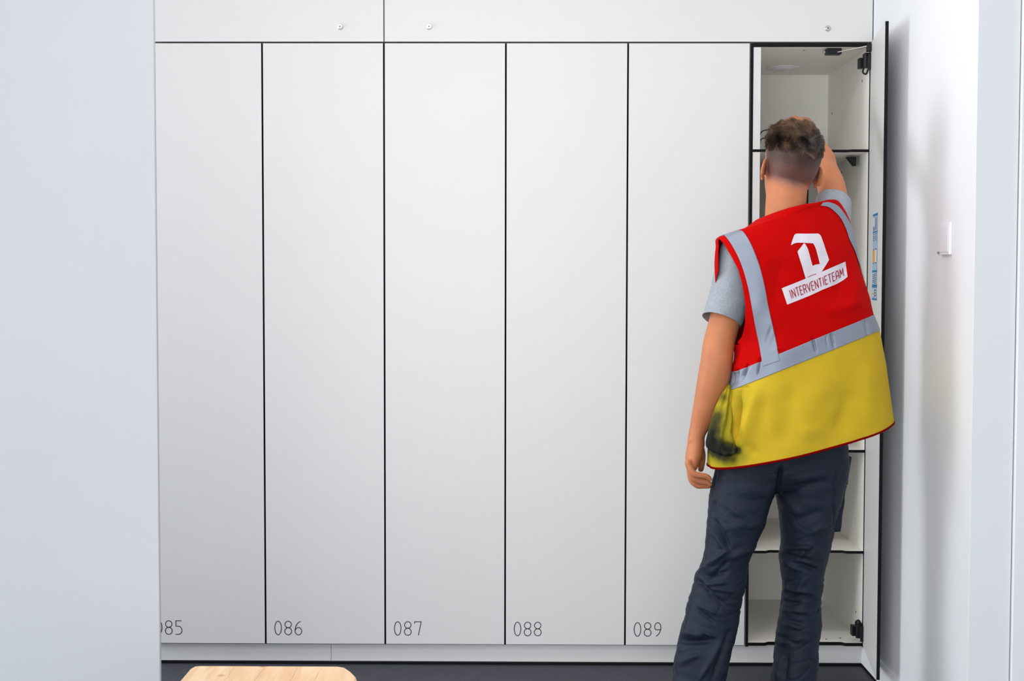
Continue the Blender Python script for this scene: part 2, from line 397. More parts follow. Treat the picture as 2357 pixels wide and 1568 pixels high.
# door hinged on the right, swung out
hx, hy = 1.9915, -.001; fx, fy = 1.9375, -.391
dv = Vector((fx-hx, fy-hy, 0)); dl = dv.length; dv.normalize(); dn = Vector((-dv.y, dv.x, 0))   # dn points away from the opening
if dn.x < 0: dn = -dn
def dp(u, z, off=0): return Vector((hx, hy, 0))+dv*u+dn*off+Vector((0, 0, z))
b = MB()
v = [dp(u, z, o_) for z in (ZB, ZT) for o_ in (0, TH) for u in (0, dl)]
b.add(v, [(0, 4, 5, 1), (2, 3, 7, 6)], 0); b.add(v, [(0, 2, 6, 4), (1, 5, 7, 3), (0, 1, 3, 2), (4, 6, 7, 5)], 1)
me = b.mesh(); fix_normals(me)
door = link('door', me, [M_lam, M_core], e)
door['label'] = 'open locker door with black edges'
# instruction sticker on the inside of the door
def door_hit(px, py):
    d = ray(px, py); o_ = Vector((hx, hy, 0)); t = (o_-CP).dot(dn)/d.dot(dn); p = CP+d*t
    return (p-o_).dot(dv), p.z
su0 = (door_hit(2010.3, 500)[0]+door_hit(2007.5, 690)[0])/2; su1 = (door_hit(2020.6, 500)[0]+door_hit(2018, 690)[0])/2
sz1 = (door_hit(2010.3, 491)[1]+door_hit(2020.6, 487)[1])/2; sz0 = (door_hit(2007.5, 692)[1]+door_hit(2018, 696)[1])/2
b = MB()
SM = [mat('sticker_pale_blue', srgb(168, 196, 224), .4), mat('sticker_blue', srgb(12, 122, 176), .4), M_ink, mat('sticker_orange', srgb(244, 176, 50), .4), mat('sticker_white', srgb(225, 222, 228), .4)]
def srect(u0, u1, t0, t1, mi, lay=1):
    U = lambda u: su0+(su1-su0)*u; Z = lambda t: sz1+(sz0-sz1)*t
    o_ = -.0004*lay
    b.add([dp(U(u0), Z(t0), o_), dp(U(u1), Z(t0), o_), dp(U(u1), Z(t1), o_), dp(U(u0), Z(t1), o_)], [(0, 1, 2, 3)], mi)
srect(0, 1, 0, 1, 4, 1); srect(0.02, .98, .012, .985, 0, 2)
for t0, t1, mi in ((.015, .04, 1), (.212, .228, 1), (.65, .672, 1), (.81, .845, 1), (.965, .985, 1)): srect(0, 1, t0, t1, mi, 3)
srect(.04, .45, .425, .56, 3, 3); srect(.5, .95, .425, .56, 4, 3)
srect(0.05, .42, .06, .155, 4, 3); srect(.15, .45, .86, .95, 4, 3)
for i in range(5): srect(.06, .42, .162+i*.009, .166+i*.009, 2, 3)
for i in range(14): srect(.56+.05*(i % 3 == 0), .88-.12*(i % 2), .06+i*.010, .0645+i*.010, 2, 3)
for i in range(4): srect(.12, .38, .24+i*.022, .248+i*.022, 2, 3); srect(.6, .85, .24+i*.022, .248+i*.022, 2, 3)
for t in (.41, .565): srect(.15, .35, t, t+.010, 2, 3); srect(.62, .85, t-.003, t+.007, 2, 3)
for i in range(11): srect(.10 if i % 2 else .45, .50 if i % 2 else .92, .69+i*.010, .695+i*.010, 2, 3)
for i in range(6): srect(.30 if i % 2 else .5, .55 if i % 2 else .9, .87+i*.015, .878+i*.015, 2, 3)
srect(.05, .25, .90, .93, 3, 4)
b.obj('sticker', SM, door)['label'] = 'narrow blue instruction sticker'
# stay arm and hinges
b = MB(); b.box(1.8520, 1.9020, .018, .052, ZT-.032, ZT-.012)
st = b.obj('door_stay', M_black, e, bevel=.003)
rod0 = Vector((1.884, .022, ZT-.026)); rod1 = dp(.028, ZT-.012, -.006)
b = MB(); tube(b, [(*rod0, .0022), (*rod1, .0022)], n=10, sub=1); b.obj('rod', M_steel, st, True)
b = MB(); cyl(b, (1.850, .034, ZT-.022), (-1, 0, 0), .005, .006); b.obj('screw', M_steel, st)
def hinge(zc, flip):
    b = MB(); s = -1 if flip else 1
    x = ix1
    b.box(x-.030, x-.010, .018, .046, zc-.018, zc+.016)           # body on the side panel
    b.box(x-.016, x, .000, .036, zc-.014, zc+.030)
    cyl(b, (x-.012, .004, zc-.020), (0, 0, 1), .0095, .046)
    cyl(b, (x-.004, -.010, zc-s*.002-.02), (0, 0, 1), .008, .040)
    h = b.obj('hinge', M_black, e, bevel=.002)
    b = MB(); tube(b, [(x-.018, .004, zc-.018*s, .0028), (x-.022, .002, zc-.034*s, .003), (x-.012, 0, zc-.040*s, .003), (x-.006, 0, zc-.026*s, .003)], n=8)
    b.obj('spring', M_black, h, True)
    b = MB(); v = [dp(u, z, -o_) for z in (zc-.028, zc+.024) for o_ in (.0005, .010) for u in (.002, .018)]
    b.add(v, [(0, 4, 5, 1), (2, 3, 7, 6), (0, 2, 6, 4), (1, 5, 7, 3), (0, 1, 3, 2), (4, 6, 7, 5)]); me = b.mesh(); fix_normals(me)
    link('hinge_plate', me, M_black, h)
    return h
hinge(2.003, False); hinge(.118, True)
b = MB(); v = [dp(u, z, -o_) for z in (ZT-.030, ZT-.006) for o_ in (.0005, .016) for u in (.012, .034)]
b.add(v, [(0, 4, 5, 1), (2, 3, 7, 6), (0, 2, 6, 4), (1, 5, 7, 3), (0, 1, 3, 2), (4, 6, 7, 5)]); me = b.mesh(); fix_normals(me); link('bracket', me, M_black, door)
# ceiling vent, screws, rail brackets inside
b = MB(); cyl(b, (1.7895, .447, ZT-.012), (0, 0, -1), .062, .003, 40, bev=.001); cyl(b, (1.7895, .447, ZT-.015), (0, 0, -1), .036, .002, 40, bev=.001)
b.obj('vent_cap', M_whiteplastic, e, True)
for p, ax in (((1.787, .063, ZT-.012), (0, 0, -1)), ((ix1, .10, 1.955), (-1, 0, 0)), ((ix1, .55, 1.90), (-1, 0, 0)), ((ix1, .09, .165), (-1, 0, 0)), ((1.93, .06, .082), (0, 0, 1)), ((1.88, .045, .082), (0, 0, 1)), ((1.74, .05, .082), (0, 0, 1))):
    b = MB(); cyl(b, p, ax, .0035, .0012, 12); b.obj('screw', mat('grey_screw', (.12, .12, .12, 1), .4, .6), e)
p = W(1971, 361, .12)
b = MB(); z1 = 1.7085; x1_ = p.x; 
b.add([(x1_-.030, .12, z1-.004), (x1_, .12, z1-.004), (x1_, .12, z1-.034), (x1_-.006, .12, z1-.034), (x1_-.030, .150, z1-.004), (x1_, .150, z1-.004), (x1_, .150, z1-.034), (x1_-.006, .150, z1-.034)],
      [(0, 3, 2, 1), (4, 5, 6, 7), (0, 1, 5, 4), (1, 2, 6, 5), (2, 3, 7, 6), (3, 0, 4, 7)])
b.obj('coat_hook', M_black, e)
b = MB(); b.box(1.908, 1.921, .20, .23, z1-.055, z1); b.box(1.908, 1.948, .20, .23, z1-.062, z1-.048)
b.obj('coat_hook', M_black, e)

# upper cabinets
def lock(parent, x, z, M=M_steel):
    b = MB(); cyl(b, (x, 0, z), (0, -1, 0), .0095, .004, 32, bev=.0012); l = b.obj('lock', M, parent)
    b = MB(); cyl(b, (x, -.004, z), (0, -1, 0), .0062, .0022, 24, bev=.0006); c = b.obj('lock_cylinder', M_steel, l, False)
    b = MB(); b.box(x-.0022, x+.0022, -.0068, -.0061, z-.0014, z+.0014); b.obj('keyhole', M_black, l)
def upper(x0, x1, label, locks):
    e = empty('wall_cabinet', ((x0+x1)/2, .3, 2.068), label, 'cabinet', 'upper cabinets above the lockers')
    b = MB(); K = {'-y': 1}
    b.box(x0+.002, x0+.012, .012, DEP, 2.070, CEIL-.002, 0, K); b.box(x1-.012, x1-.002, .012, DEP, 2.070, CEIL-.002, 0, K)
    b.box(x0+.012, x1-.012, .012, DEP, 2.070, 2.080, 0, K); b.box(x0+.012, x1-.012, .012, DEP, CEIL-.012, CEIL-.002, 0, K)
    b.box(x0+.012, x1-.012, DEP-.01, DEP, 2.080, CEIL-.012)
    b.obj('carcass', [M_inner, M_core], e)
    b = MB(); b.box(x0+.0015, x1-.0015, 0, .010, 2.0680, CEIL-.004, 0, {'-x': 1, '+x': 1})
    d = b.obj('flap_door', [M_lam, M_core], e, bevel=.0006)
    for x, z in locks: lock(d, x, z)
upper(-.8, .4006, 'upper cabinet with one lock above lockers 085 and 086', [(.2568, 2.1166)])
upper(.4006, 1.9985, 'long upper cabinet with two locks above lockers 087 to 089 and the open one', [(.548, 2.1166), (1.851, 2.1111)])
# plinth
def plinth(x0, x1, label):
    b = MB(); b.box(x0+.0006, x1-.0006, .022, .040, 0, .0675); tag(b.obj('plinth', M_lam, bevel=.0005), label, 'plinth', 'plinth boards under the lockers')
plinth(-.8, .2154, 'white plinth board under lockers 085 and 086'); plinth(.2154, 1.9985, 'long white plinth board from locker 086 to the open locker')

# light switch
e = empty('light_switch', (2.010, -.765, 1.405), 'white light switch on the right wall beside the open locker door', 'light switch')
b = MB(); b.box(2.002, 2.010, -.836, -.752, 1.359, 1.446); b.obj('frame', M_whiteplastic, e, bevel=.002)
b = MB(); b.box(2.0005, 2.002, -.828, -.760, 1.367, 1.438); b.obj('rocker', M_whiteplastic, e, bevel=.001)
b = MB(); cyl(b, (2.010, -.722, 1.3665), (-1, 0, 0), .0035, .005, 12); b.obj('screw', mat('grey_plug', (.25, .25, .26, 1), .4), e)

# wooden bench, seen only at its far end
e = empty('bench', (.30, -2.4, 0), 'light wooden bench top at the bottom edge in front of lockers 085 and 086', 'bench')
bx0, bx1, by1, by0 = .1382, .512, -1.597, -3.2
out = [(bx0, by0)]+[(bx0, by1-.012), (bx0+.003, by1-.003), (bx0+.012, by1), (bx1-.052, by1), (bx1-.036, by1-.008)]+[(bx1-.018, by1-.040), (bx1-.005, by1-.070), (bx1, by1-.092), (bx1-.002, by1-.115)]+[(bx1-.012, by1-.16), (bx1-.016, by1-.3), (bx1-.016, by0)]
n = len(out); b = MB()
cxm, cym = sum(p[0] for p in out)/n, sum(p[1] for p in out)/n
ring = lambda z, ins: [((x-cxm)*(1-ins)+cxm, (y-cym)*(1-ins*.25)+cym, z) for x, y in out]
rs = [ring(.400, .03), ring(.403, .008), ring(.410, 0), ring(.438, 0), ring(.446, .010), ring(.450, .035)]
loft(b, rs); me = b.mesh(); fix_normals(me)
bt = link('seat_board', me, M_wood, e)
for x, y in ((.20, -1.95), (.44, -1.95), (.20, -2.95), (.44, -2.95)):
    b = MB(); b.box(x-.025, x+.025, y-.025, y+.025, 0, .4005); b.obj('leg', M_wood, e, bevel=.004)
M_groove = mat('wood_groove', srgb(186, 140, 98), .8)
for x in (.235, .300, .372, .425):
    b = MB(); pts = [(x+.0015*math.sin(i*.21+x*50)+.0006*math.sin(i*.9), by1-.012-.008*i) for i in range(170)]
    stroke(b, pts, .0007, lambda a, c: (a, c, .4502)); b.obj('grain_line', M_groove, bt)

# loose black cable inside the top compartment
b = MB()
a0 = [W(1740, 330, .10), W(1752, 305, .12), W(1765, 299, .15), W(1785, 296, .18), W(1800, 302, .22)]
a1 = [W(1735, 326, .08), W(1751, 322, .10), W(1766, 318, .12), W(1790, 318, .16), W(1805, 326, .2)]
tube(b, [(*p, .0022) for p in a0]+[(1.72, .30, 1.735, .0022), (1.70, .24, 1.7205, .0022), (1.665, .15, 1.7205, .0022), (1.650, .10, 1.724, .0022)]+[(*p, .0022) for p in a1[1:]]+[(1.76, .26, 1.7205, .0022)], n=8, sub=8)
tag(b.obj('cable', M_cable, None, True), 'thin black cable looped on the top shelf of the open locker', 'cable')

# ------------------------------------------------------------------ the person
person = empty('person', (1.56, -.74, 0), 'person in a red and yellow safety vest and navy trousers reaching into the open locker', 'person')
YB = -.72                                           # the plane the body stands in
def nz3(p, s, seed=0): return noise.noise(Vector(p)*s+Vector((seed*7.3, seed*3.1, seed*1.7)))
def gauss(d, w): return math.exp(-(d/w)**2)
def sstep(a, b_, x): t = max(0, min(1, (x-a)/(b_-a))); return t*t*(3-2*t)
def segdist(px, py, x1, y1, x2, y2):
    dx, dy = x2-x1, y2-y1; t = ((px-x1)*dx+(py-y1)*dy)/(dx*dx+dy*dy); t = max(0, min(1, t))
    return math.hypot(px-x1-t*dx, py-y1-t*dy), t
def creases(px, py, table):
    """table of (x1, y1, x2, y2, width, height in metres); height tapers to both ends"""
    h = 0
    for x1, y1, x2, y2, w, a in table:
        if abs(px-(x1+x2)/2) > abs(x2-x1)/2+3*w or abs(py-(y1+y2)/2) > abs(y2-y1)/2+3*w: continue
        d, t = segdist(px, py, x1, y1, x2, y2)
        h += a*gauss(d, w)*min(1, 4*t*(1-t)+.25)
    return h

# ---- vest rings: v -> (Lx, Ly, Rx, Ry, depth half b, centre y, bow, yaw)
VK = [
 (1756, 500, 1860, 473, .066, -.715, .007, 10),
 (1741, 506, 1886, 468, .072, -.715, .006, 12),
 (1712, 525, 1912, 460, .078, -.713, .003, 14),
 (1652, 546, 1937, 464, .088, -.711, .000, 16),
 (1643, 572, 1960, 500, .100, -.713, -.002, 19),
 (1641, 628, 1973, 552, .116, -.718, -.004, 20),
 (1650, 712, 1987, 622, .128, -.720, -.002, 20),
 (1687, 795, 2006, 690, .132, -.722, .006, 20),
 (1681, 852, 2016, 731, .134, -.724, .018, 20),
 (1674, 893, 2029, 767, .136, -.725, .018, 18),
 (1652, 940, 2042, 830, .140, -.727, .008, 16),
 (1630, 1004, 2053, 905, .146, -.729, -.004, 14),
 (1626, 1070, 2061, 972, .150, -.730, -.008, 12)]
VF = []   # creases on the back of the vest, photograph places
VEST_CREASE = [
 (1720, 840, 1708, 870, 1.8, -.005), (1750, 822, 1743, 862, 1.6, -.004), (1700, 852, 1694, 884, 1.8, -.006), (1690, 858, 1684, 888, 1.8, -.005), (1872, 780, 1880, 812, 1.7, -.004), (1912, 767, 1921, 802, 1.7, -.005), (1992, 738, 2001, 774, 1.8, -.004), (1901, 770, 1905, 800, 1.5, -.003), (1775, 752, 1758, 800, 1.8, -.003), (1785, 770, 1768, 800, 1.6, -.003),
 (1700, 893, 1724, 890, 1.8, -.004), (1709, 895, 1692, 990, 3, .008), (1706, 900, 1690, 1000, 2.2, -.010),
 (1800, 590, 1770, 720, 22, -.006), (1840, 560, 1900, 560, 30, .004), (1950, 600, 1925, 690, 16, -.005), (1975, 640, 1950, 720, 14, .004),
 (1900, 720, 1990, 690, 12, .003), (1720, 545, 1745, 600, 10, .004), (1690, 640, 1730, 800, 14, -.004), (1715, 800, 1690, 860, 8, .004),
 (1722, 838, 1706, 872, 4, -.005), (1748, 822, 1742, 866, 3, -.004), (1770, 812, 1800, 800, 3, .002), (1870, 778, 1878, 812, 3.5, -.004), (1914, 765, 1922, 800, 3.5, -.004), (1995, 740, 2000, 772, 4, -.004), (1698, 850, 1690, 886, 3.5, -.005),
 (1900, 850, 1870, 980, 34, .006), (1820, 890, 1800, 1030, 26, -.006), (1990, 830, 2000, 980, 24, .005), (1745, 890, 1712, 1010, 16, .010), (1730, 900, 1760, 1060, 22, -.004),
 (1700, 910, 1684, 1005, 9, -.022), (1960, 900, 1930, 1000, 22, -.006), (1660, 1058, 1700, 1062, 12, .004), (1710, 1020, 1740, 1050, 12, -.004), (1840, 1000, 1900, 985, 20, .004)]
NT = 576; VSUB = 24
def vest_point(v, th, off=0.0, crease=True):
    lx, ly, rx, ry, b, yc, bow, yaw = catat(VK, v)
    L0 = W(lx, ly, yc); R0 = W(rx, ry, yc); C = (L0+R0)/2; w = (R0.x-L0.x)/2+off; sl = (R0.z-L0.z)/(R0.x-L0.x)
    q = math.radians(yaw); b += off
    a = math.sqrt(max(1e-6, w*w-(b*math.sin(q))**2))/math.cos(q)
    c, s = math.cos(th), math.sin(th)
    e = .93
    cx = math.copysign(abs(c)**e, c)*a; sy = math.copysign(abs(s)**e, s)*b
    X = cx*math.cos(q)+sy*math.sin(q); Y = cx*math.sin(q)-sy*math.cos(q)
    P = Vector((C.x+X, C.y+Y, C.z+sl*X+bow*max(0, s)))
    if crease:
        n = Vector((X, Y*1.3, 0)).normalized()
        d = .0065*nz3((P.x, P.y, P.z*.7), 7, 1)+.0025*nz3(P, 20, 2)
        d *= min(1, v/2)*(.3+.7*s*s)
        if s > -.15:
            px, py = PX(P); d += creases(px, py, VEST_CREASE)*1.5
        if v > 9.4: d += .006*math.sin(th*7+1.2)*(v-9.4)/2.6*(.35 if s > 0 else 1)
        P = P+n*d
    return P
NV = (len(VK)-1)*VSUB
grid = [[vest_point(i/VSUB, 2*math.pi*j/NT) for j in range(NT)] for i in range(NV+1)]
uv = lambda i, j: (i/VSUB, 2*math.pi*j/NT)
# ray lookup on the vest
gv = [p for r_ in grid for p in r_]; guv = [Vector((i/VSUB, 2*math.pi*j/NT, 0)) for i in range(NV+1) for j in range(NT)]
gt = []; gtuv = []
for i in range(NV):
    for j in range(NT):
        j2 = (j+1) % NT; a, b_, c_, d_ = i*NT+j, i*NT+j2, (i+1)*NT+j2, (i+1)*NT+j
        for t in ((a, b_, c_), (a, c_, d_)): gt.append(t); gtuv.append((i, j))
vest_bvh = BVHTree.FromPolygons(gv, gt)
def on_vest(px, py, off=.0015):
    d = ray(px, py).normalized(); loc, nrm, fi, _ = vest_bvh.ray_cast(CP, d)
    if loc is None:
        loc, nrm, fi, _ = vest_bvh.find_nearest(CP+d*((YB-CP.y)/d.y))
    if nrm.dot(d) > 0: nrm = -nrm
    # averaged normal keeps raised prints smooth
    return loc+nrm*off*.4-d*off*.8
def vest_uv(px, py):
    d = ray(px, py).normalized(); loc, nrm, fi, _ = vest_bvh.ray_cast(CP, d)
    if loc is None: loc, nrm, fi, _ = vest_bvh.find_nearest(CP+d*((YB-CP.y)/d.y))
    i, j = gtuv[fi]; t = gt[fi]
    U = []
    for k in t:
        a = guv[k].copy()
        if j == NT-1 and a.y < 1: a.y += 2*math.pi
        U.append(a)
    q = barycentric_transform(loc, gv[t[0]], gv[t[1]], gv[t[2]], *U)
    return q.x, q.y
ARM_TAB = [(546, 1650), (553, 1658), (560, 1665), (587, 1681.5), (620, 1699), (652, 1708), (681, 1713), (705, 1715.5), (746, 1714.5), (765, 1711), (778, 1706), (788, 1697), (795, 1686), (799, 1660), (804, 1600)]
def arm_f(i, j):
    """> 0 keep, < 0 armhole"""
    th = 2*math.pi*j/NT; v = i/VSUB
    if math.cos(th) < .2:
        back = math.sin(th) >= 0
        jj = j if back else (NT-j) % NT
        px, py = PX(grid[i][jj])
        if py < 546 and back: return 1
        f = px-lerp_tab(ARM_TAB, py)
        if not back:
            f += 42*max(0, 1-abs(py-600)/110)+(14 if py < 690 else -16)
            if py < 560: f = 1 if v < 3.4 else f
        return f/8
    ang = (math.degrees(th)+180) % 360-180
    if -100 < ang < 0: return ((v-4.9)/1.9)**2+((ang+50)/42)**2-1
    return 1
vest_grid_f = [[arm_f(i, j) for j in range(NT)] for i in range(NV+1)]
def surface(i0, i1, name, M, parent, f=None, off=0.0, solid=.0016, grime=False, smooth=True):
    """rows i0..i1 of the vest, clipped where f < 0"""
    V = []; F = []; idx = {}
    def vid(key, p):
        if key not in idx: idx[key] = len(V); V.append(p)
        return idx[key]
    def gp(i, j): return grid[i][j % NT] if not off else vest_point(i/VSUB, 2*math.pi*(j % NT)/NT, off)
    for i in range(i0, i1):
        for j in range(NT):
            q = [(i, j), (i, j+1), (i+1, j+1), (i+1, j)]
            ks = [(a, b_ % NT) for a, b_ in q]; fv = [1 if f is None else f[a][b_] for a, b_ in ks]
            if min(fv) >= 0: F.append(tuple(vid(k_, gp(*k_)) for k_ in ks)); continue
            if max(fv) < 0: continue
            poly = []
            for n_ in range(4):
                a, b_ = ks[n_], ks[(n_+1) % 4]; fa, fb = fv[n_], fv[(n_+1) % 4]
                if fa >= 0: poly.append(vid(a, gp(*a)))
                if (fa >= 0) != (fb >= 0):
                    t = fa/(fa-fb); key = (min(a, b_), max(a, b_)); poly.append(vid(key, gp(*a).lerp(gp(*b_), t)))
            if len(poly) > 2: F.append(tuple(poly))
    me = bpy.data.meshes.new(name); me.from_pydata([tuple(p) for p in V], [], F); me.update(); fix_normals(me)
    if grime: add_grime_pleat(me)
    o = link(name, me, M, parent, smooth)
    if solid:
        s = o.modifiers.new('cloth', 'SOLIDIFY'); s.thickness = solid; s.offset = -1
    return o
GR = [(1704, 935, 17, .32), (1696, 905, 12, .2), (1642, 1032, 24, 1.15), (1672, 1046, 26, 1.1), (1626, 1012, 14, .9), (1700, 1035, 10, .7), (1650, 960, 22, .55), (1640, 990, 20, .7), (1712, 1052, 14, .35), (1665, 915, 12, .45), (1690, 1062, 10, .3), (1730, 905, 20, .12), (1700, 905, 16, .15)]  # grime round the pocket, plus spots that darken the pleat beside it
def add_grime_pleat(me, extra=0):
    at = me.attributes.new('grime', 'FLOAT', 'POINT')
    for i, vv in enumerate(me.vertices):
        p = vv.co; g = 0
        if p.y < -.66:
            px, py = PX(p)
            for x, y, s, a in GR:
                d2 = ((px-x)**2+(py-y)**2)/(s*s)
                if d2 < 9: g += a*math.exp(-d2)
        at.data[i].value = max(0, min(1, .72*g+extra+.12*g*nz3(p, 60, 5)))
r8, r9 = 8*VSUB, 9*VSUB
vest = surface(0, r8+1, 'vest', M_red, person, vest_grid_f, solid=.002)
vest['label'] = 'red and yellow high visibility vest'
surface(r9-1, NV, 'yellow_panel', M_yellow, vest, grime=True, solid=.002)['label'] = 'yellow lower part of the vest, grimy at the hip'
surface(r8, r9, 'waist_strip', M_reflect, vest, off=.0016, solid=.001)['label'] = 'silver reflective waist strip'
# hem binding
b = MB(); ringp = [vest_point(NV/VSUB, 2*math.pi*j/NT) for j in range(NT)]
hem = [[p+Vector((0, 0, dz))+(p-Vector((1.63, -.73, p.z))).normalized()*dx for p in ringp] for dx, dz in ((.0008, .0035), (.0018, .002), (.0018, -.002), (0, -.003), (-.0028, -.002), (-.0028, .003))]
loft(b, hem, cap=False); b.obj('hem_binding', M_binding, vest, True)
# shoulder strip on the back and over to the front
OUT = [(540, 1669), (560, 1683), (583, 1696), (608, 1707), (636, 1716), (668, 1724), (705, 1731), (760, 1741), (846, 1758)]
INN = [(527, 1708), (550, 1723), (575, 1735), (610, 1748), (644, 1757), (672, 1763), (705, 1769), (760, 1781), (832, 1796)]
def sample(tab, t):
    k = t*(len(tab)-1); i = min(len(tab)-2, int(k)); a, b_ = tab[i], tab[i+1]; f = k-i
    p0 = tab[max(i-1, 0)]; p3 = tab[min(i+2, len(tab)-1)]
    return cat1(p0, a, b_, p3, f)
def strap(OUT, INN, name, label, front=True, rows=140, cols=20):
    b = MB(); back = []; uvs = []
    for r_ in range(rows+1):
        yo, xo = sample(OUT, r_/rows); yi, xi = sample(INN, r_/rows)
        row = []
        for c in range(cols+1):
            t = c/cols; row.append(vest_uv(xo+(xi-xo)*t, yo+(yi-yo)*t))
        uvs.append(row)
    for _ in range(6):
        uvs = [[tuple((uvs[max(i-1, 0)][c][k]+2*uvs[i][c][k]+uvs[min(i+1, rows)][c][k])/4 for k in (0, 1)) for c in range(cols+1)] for i in range(rows+1)]
    allrows = []
    if front:
        for r_ in range(rows, -1, -2): allrows.append([(v_, 2*math.pi-t_) for v_, t_ in uvs[r_]])
        for k in range(1, 8):
            f_ = k/8; allrows.append([(v_, (2*math.pi-t_)*(1-f_)+t_*f_) for v_, t_ in uvs[0]])
    allrows += uvs
    pts = [[vest_point(v_, t_, .0022) for v_, t_ in row] for row in allrows]
    n = cols+1
    b.add([p for r_ in pts for p in r_], [(i*n+j, i*n+j+1, (i+1)*n+j+1, (i+1)*n+j) for i in range(len(pts)-1) for j in range(cols)])
    me = b.mesh(); fix_normals(me); o = link(name, me, M_reflect, vest, True); o['label'] = label
    s = o.modifiers.new('tape', 'SOLIDIFY'); s.thickness = .0008; s.offset = 0
    return o
strap(OUT, INN, 'shoulder_strip', 'silver reflective strip over the lowered shoulder')
OUT2 = [(467, 1892), (466, 1906), (474, 1926), (494, 1943), (515, 1955), (540, 1964), (570, 1973), (600, 1981), (622, 1986), (642, 1991)]
INN2 = [(474, 1886), (477, 1905), (489, 1921), (505, 1935), (530, 1947), (552, 1954), (577, 1966), (601, 1974), (622, 1982), (642, 1990)]
strap(OUT2, INN2, 'shoulder_strip', 'silver reflective strip over the raised shoulder', front=False, rows=100)
# printed emblem: zoomed coordinates -> photograph
E_ = lambda x, y: (1770+x/6.819, 500+y/6.819)
def patch(b, A, B, off, mi=0, nu=16, nv=6):
    def along(P, t):
        L_ = [0]
        for p, q in zip(P, P[1:]): L_.append(L_[-1]+math.hypot(q[0]-p[0], q[1]-p[1]))
        d = t*L_[-1]
        for k in range(len(P)-1):
            if d <= L_[k+1]+1e-9:
                f = (d-L_[k])/max(1e-9, L_[k+1]-L_[k]); return P[k][0]+(P[k+1][0]-P[k][0])*f, P[k][1]+(P[k+1][1]-P[k][1])*f
        return P[-1]
    V = []
    for i in range(nu+1):
        a = along(A, i/nu); c = along(B, i/nu)
        for j in range(nv+1):
            t = j/nv; V.append(on_vest(*E_(a[0]+(c[0]-a[0])*t, a[1]+(c[1]-a[1])*t), off))
    n = nv+1; b.add(V, [(i*n+j, i*n+j+1, (i+1)*n+j+1, (i+1)*n+j) for i in range(nu) for j in range(nv)], mi)
b = MB(); o1 = .0009
patch(b, [(345, 437), (362, 375), (380, 325), (395, 285), (412, 266), (435, 258), (600, 260), (765, 258)], [(352, 440), (372, 425), (400, 412), (435, 404), (470, 402), (520, 402), (600, 407), (692, 411)], o1, nu=30)
patch(b, [(692, 411), (715, 450), (738, 505), (765, 605), (797, 737)], [(765, 258), (792, 266), (815, 295), (860, 420), (942, 672)], o1, nu=24)
patch(b, [(548, 409), (500, 475), (445, 540), (480, 650), (520, 775), (575, 967)], [(566, 420), (590, 458), (612, 505), (635, 585), (660, 680), (685, 768)], o1, nu=24)
patch(b, [(685, 766), (715, 750), (755, 741), (797, 737), (870, 705), (942, 672)], [(577, 967), (640, 940), (700, 913), (750, 893), (795, 872), (829, 856)], o1, nu=16)
patch(b, [(942, 672), (915, 705), (888, 740), (858, 788), (829, 856)], [(900, 690), (870, 720), (850, 760), (840, 800), (828, 857)], o1, nu=8, nv=2)
patch(b, [(200, 1117), (530, 985), (860, 845), (1198, 697)], [(285, 1374), (450, 1310), (640, 1233), (840, 1140), (1050, 1055), (1160, 995), (1232, 937)], o1, nu=40, nv=12)
logo = b.obj('emblem', M_print, vest, True); logo['label'] = 'white printed emblem and banner reading INTERVENTIETEAM'
GL = {'I': (.10, [[(.05, 0), (.05, 1)]]),
 'N': (.44, [[(0, 0), (0, 1), (.44, 0), (.44, 1)]]),
 'T': (.44, [[(0, 1), (.44, 1)], [(.22, 1), (.22, 0)]]),
 'E': (.36, [[(.36, 1), (0, 1), (0, 0), (.36, 0)], [(0, .52), (.32, .52)]]),
 'R': (.42, [[(0, 0), (0, 1), (.26, 1), (.36, .96), (.40, .88), (.40, .62), (.36, .53), (.26, .49), (0, .49)], [(.24, .49), (.42, 0)]]),
 'V': (.46, [[(0, 1), (.23, 0), (.46, 1)]]),
 'A': (.44, [[(0, 0), (.03, .80), (.10, .95), (.22, 1), (.34, .95), (.41, .80), (.44, 0)], [(.03, .36), (.41, .36)]]),
 'M': (.56, [[(0, 0), (.05, 1), (.28, .30), (.51, 1), (.56, 0)]])}
b = MB(); word = 'INTERVENTIETEAM'; gap = .20
tot = sum(GL[c][0] for c in word)+gap*(len(word)-1); x = 0
def tpos(u, h):
    u = u/tot; B0 = (352+u*822, 1277-342*u-12*math.sin(math.pi*u)*0-0); yb = 1277-u*300-52*u*u
    hx_, hy_ = (-35+20*u, -128+2*u); return B0[0]+hx_*h, yb+hy_*h
for c in word:
    for st_ in GL[c][1]:
        stroke(b, [(x+p[0], p[1]) for p in st_], .115, lambda a, h: on_vest(*E_(*tpos(a, h)), .0016), step=.12)
    x += GL[c][0]+gap
stroke(b, [(610, 943), (650, 921), (695, 904), (742, 894)], 9, lambda a, h: on_vest(*E_(a, h), .0016), step=20)
b.obj('lettering', M_printred, logo)

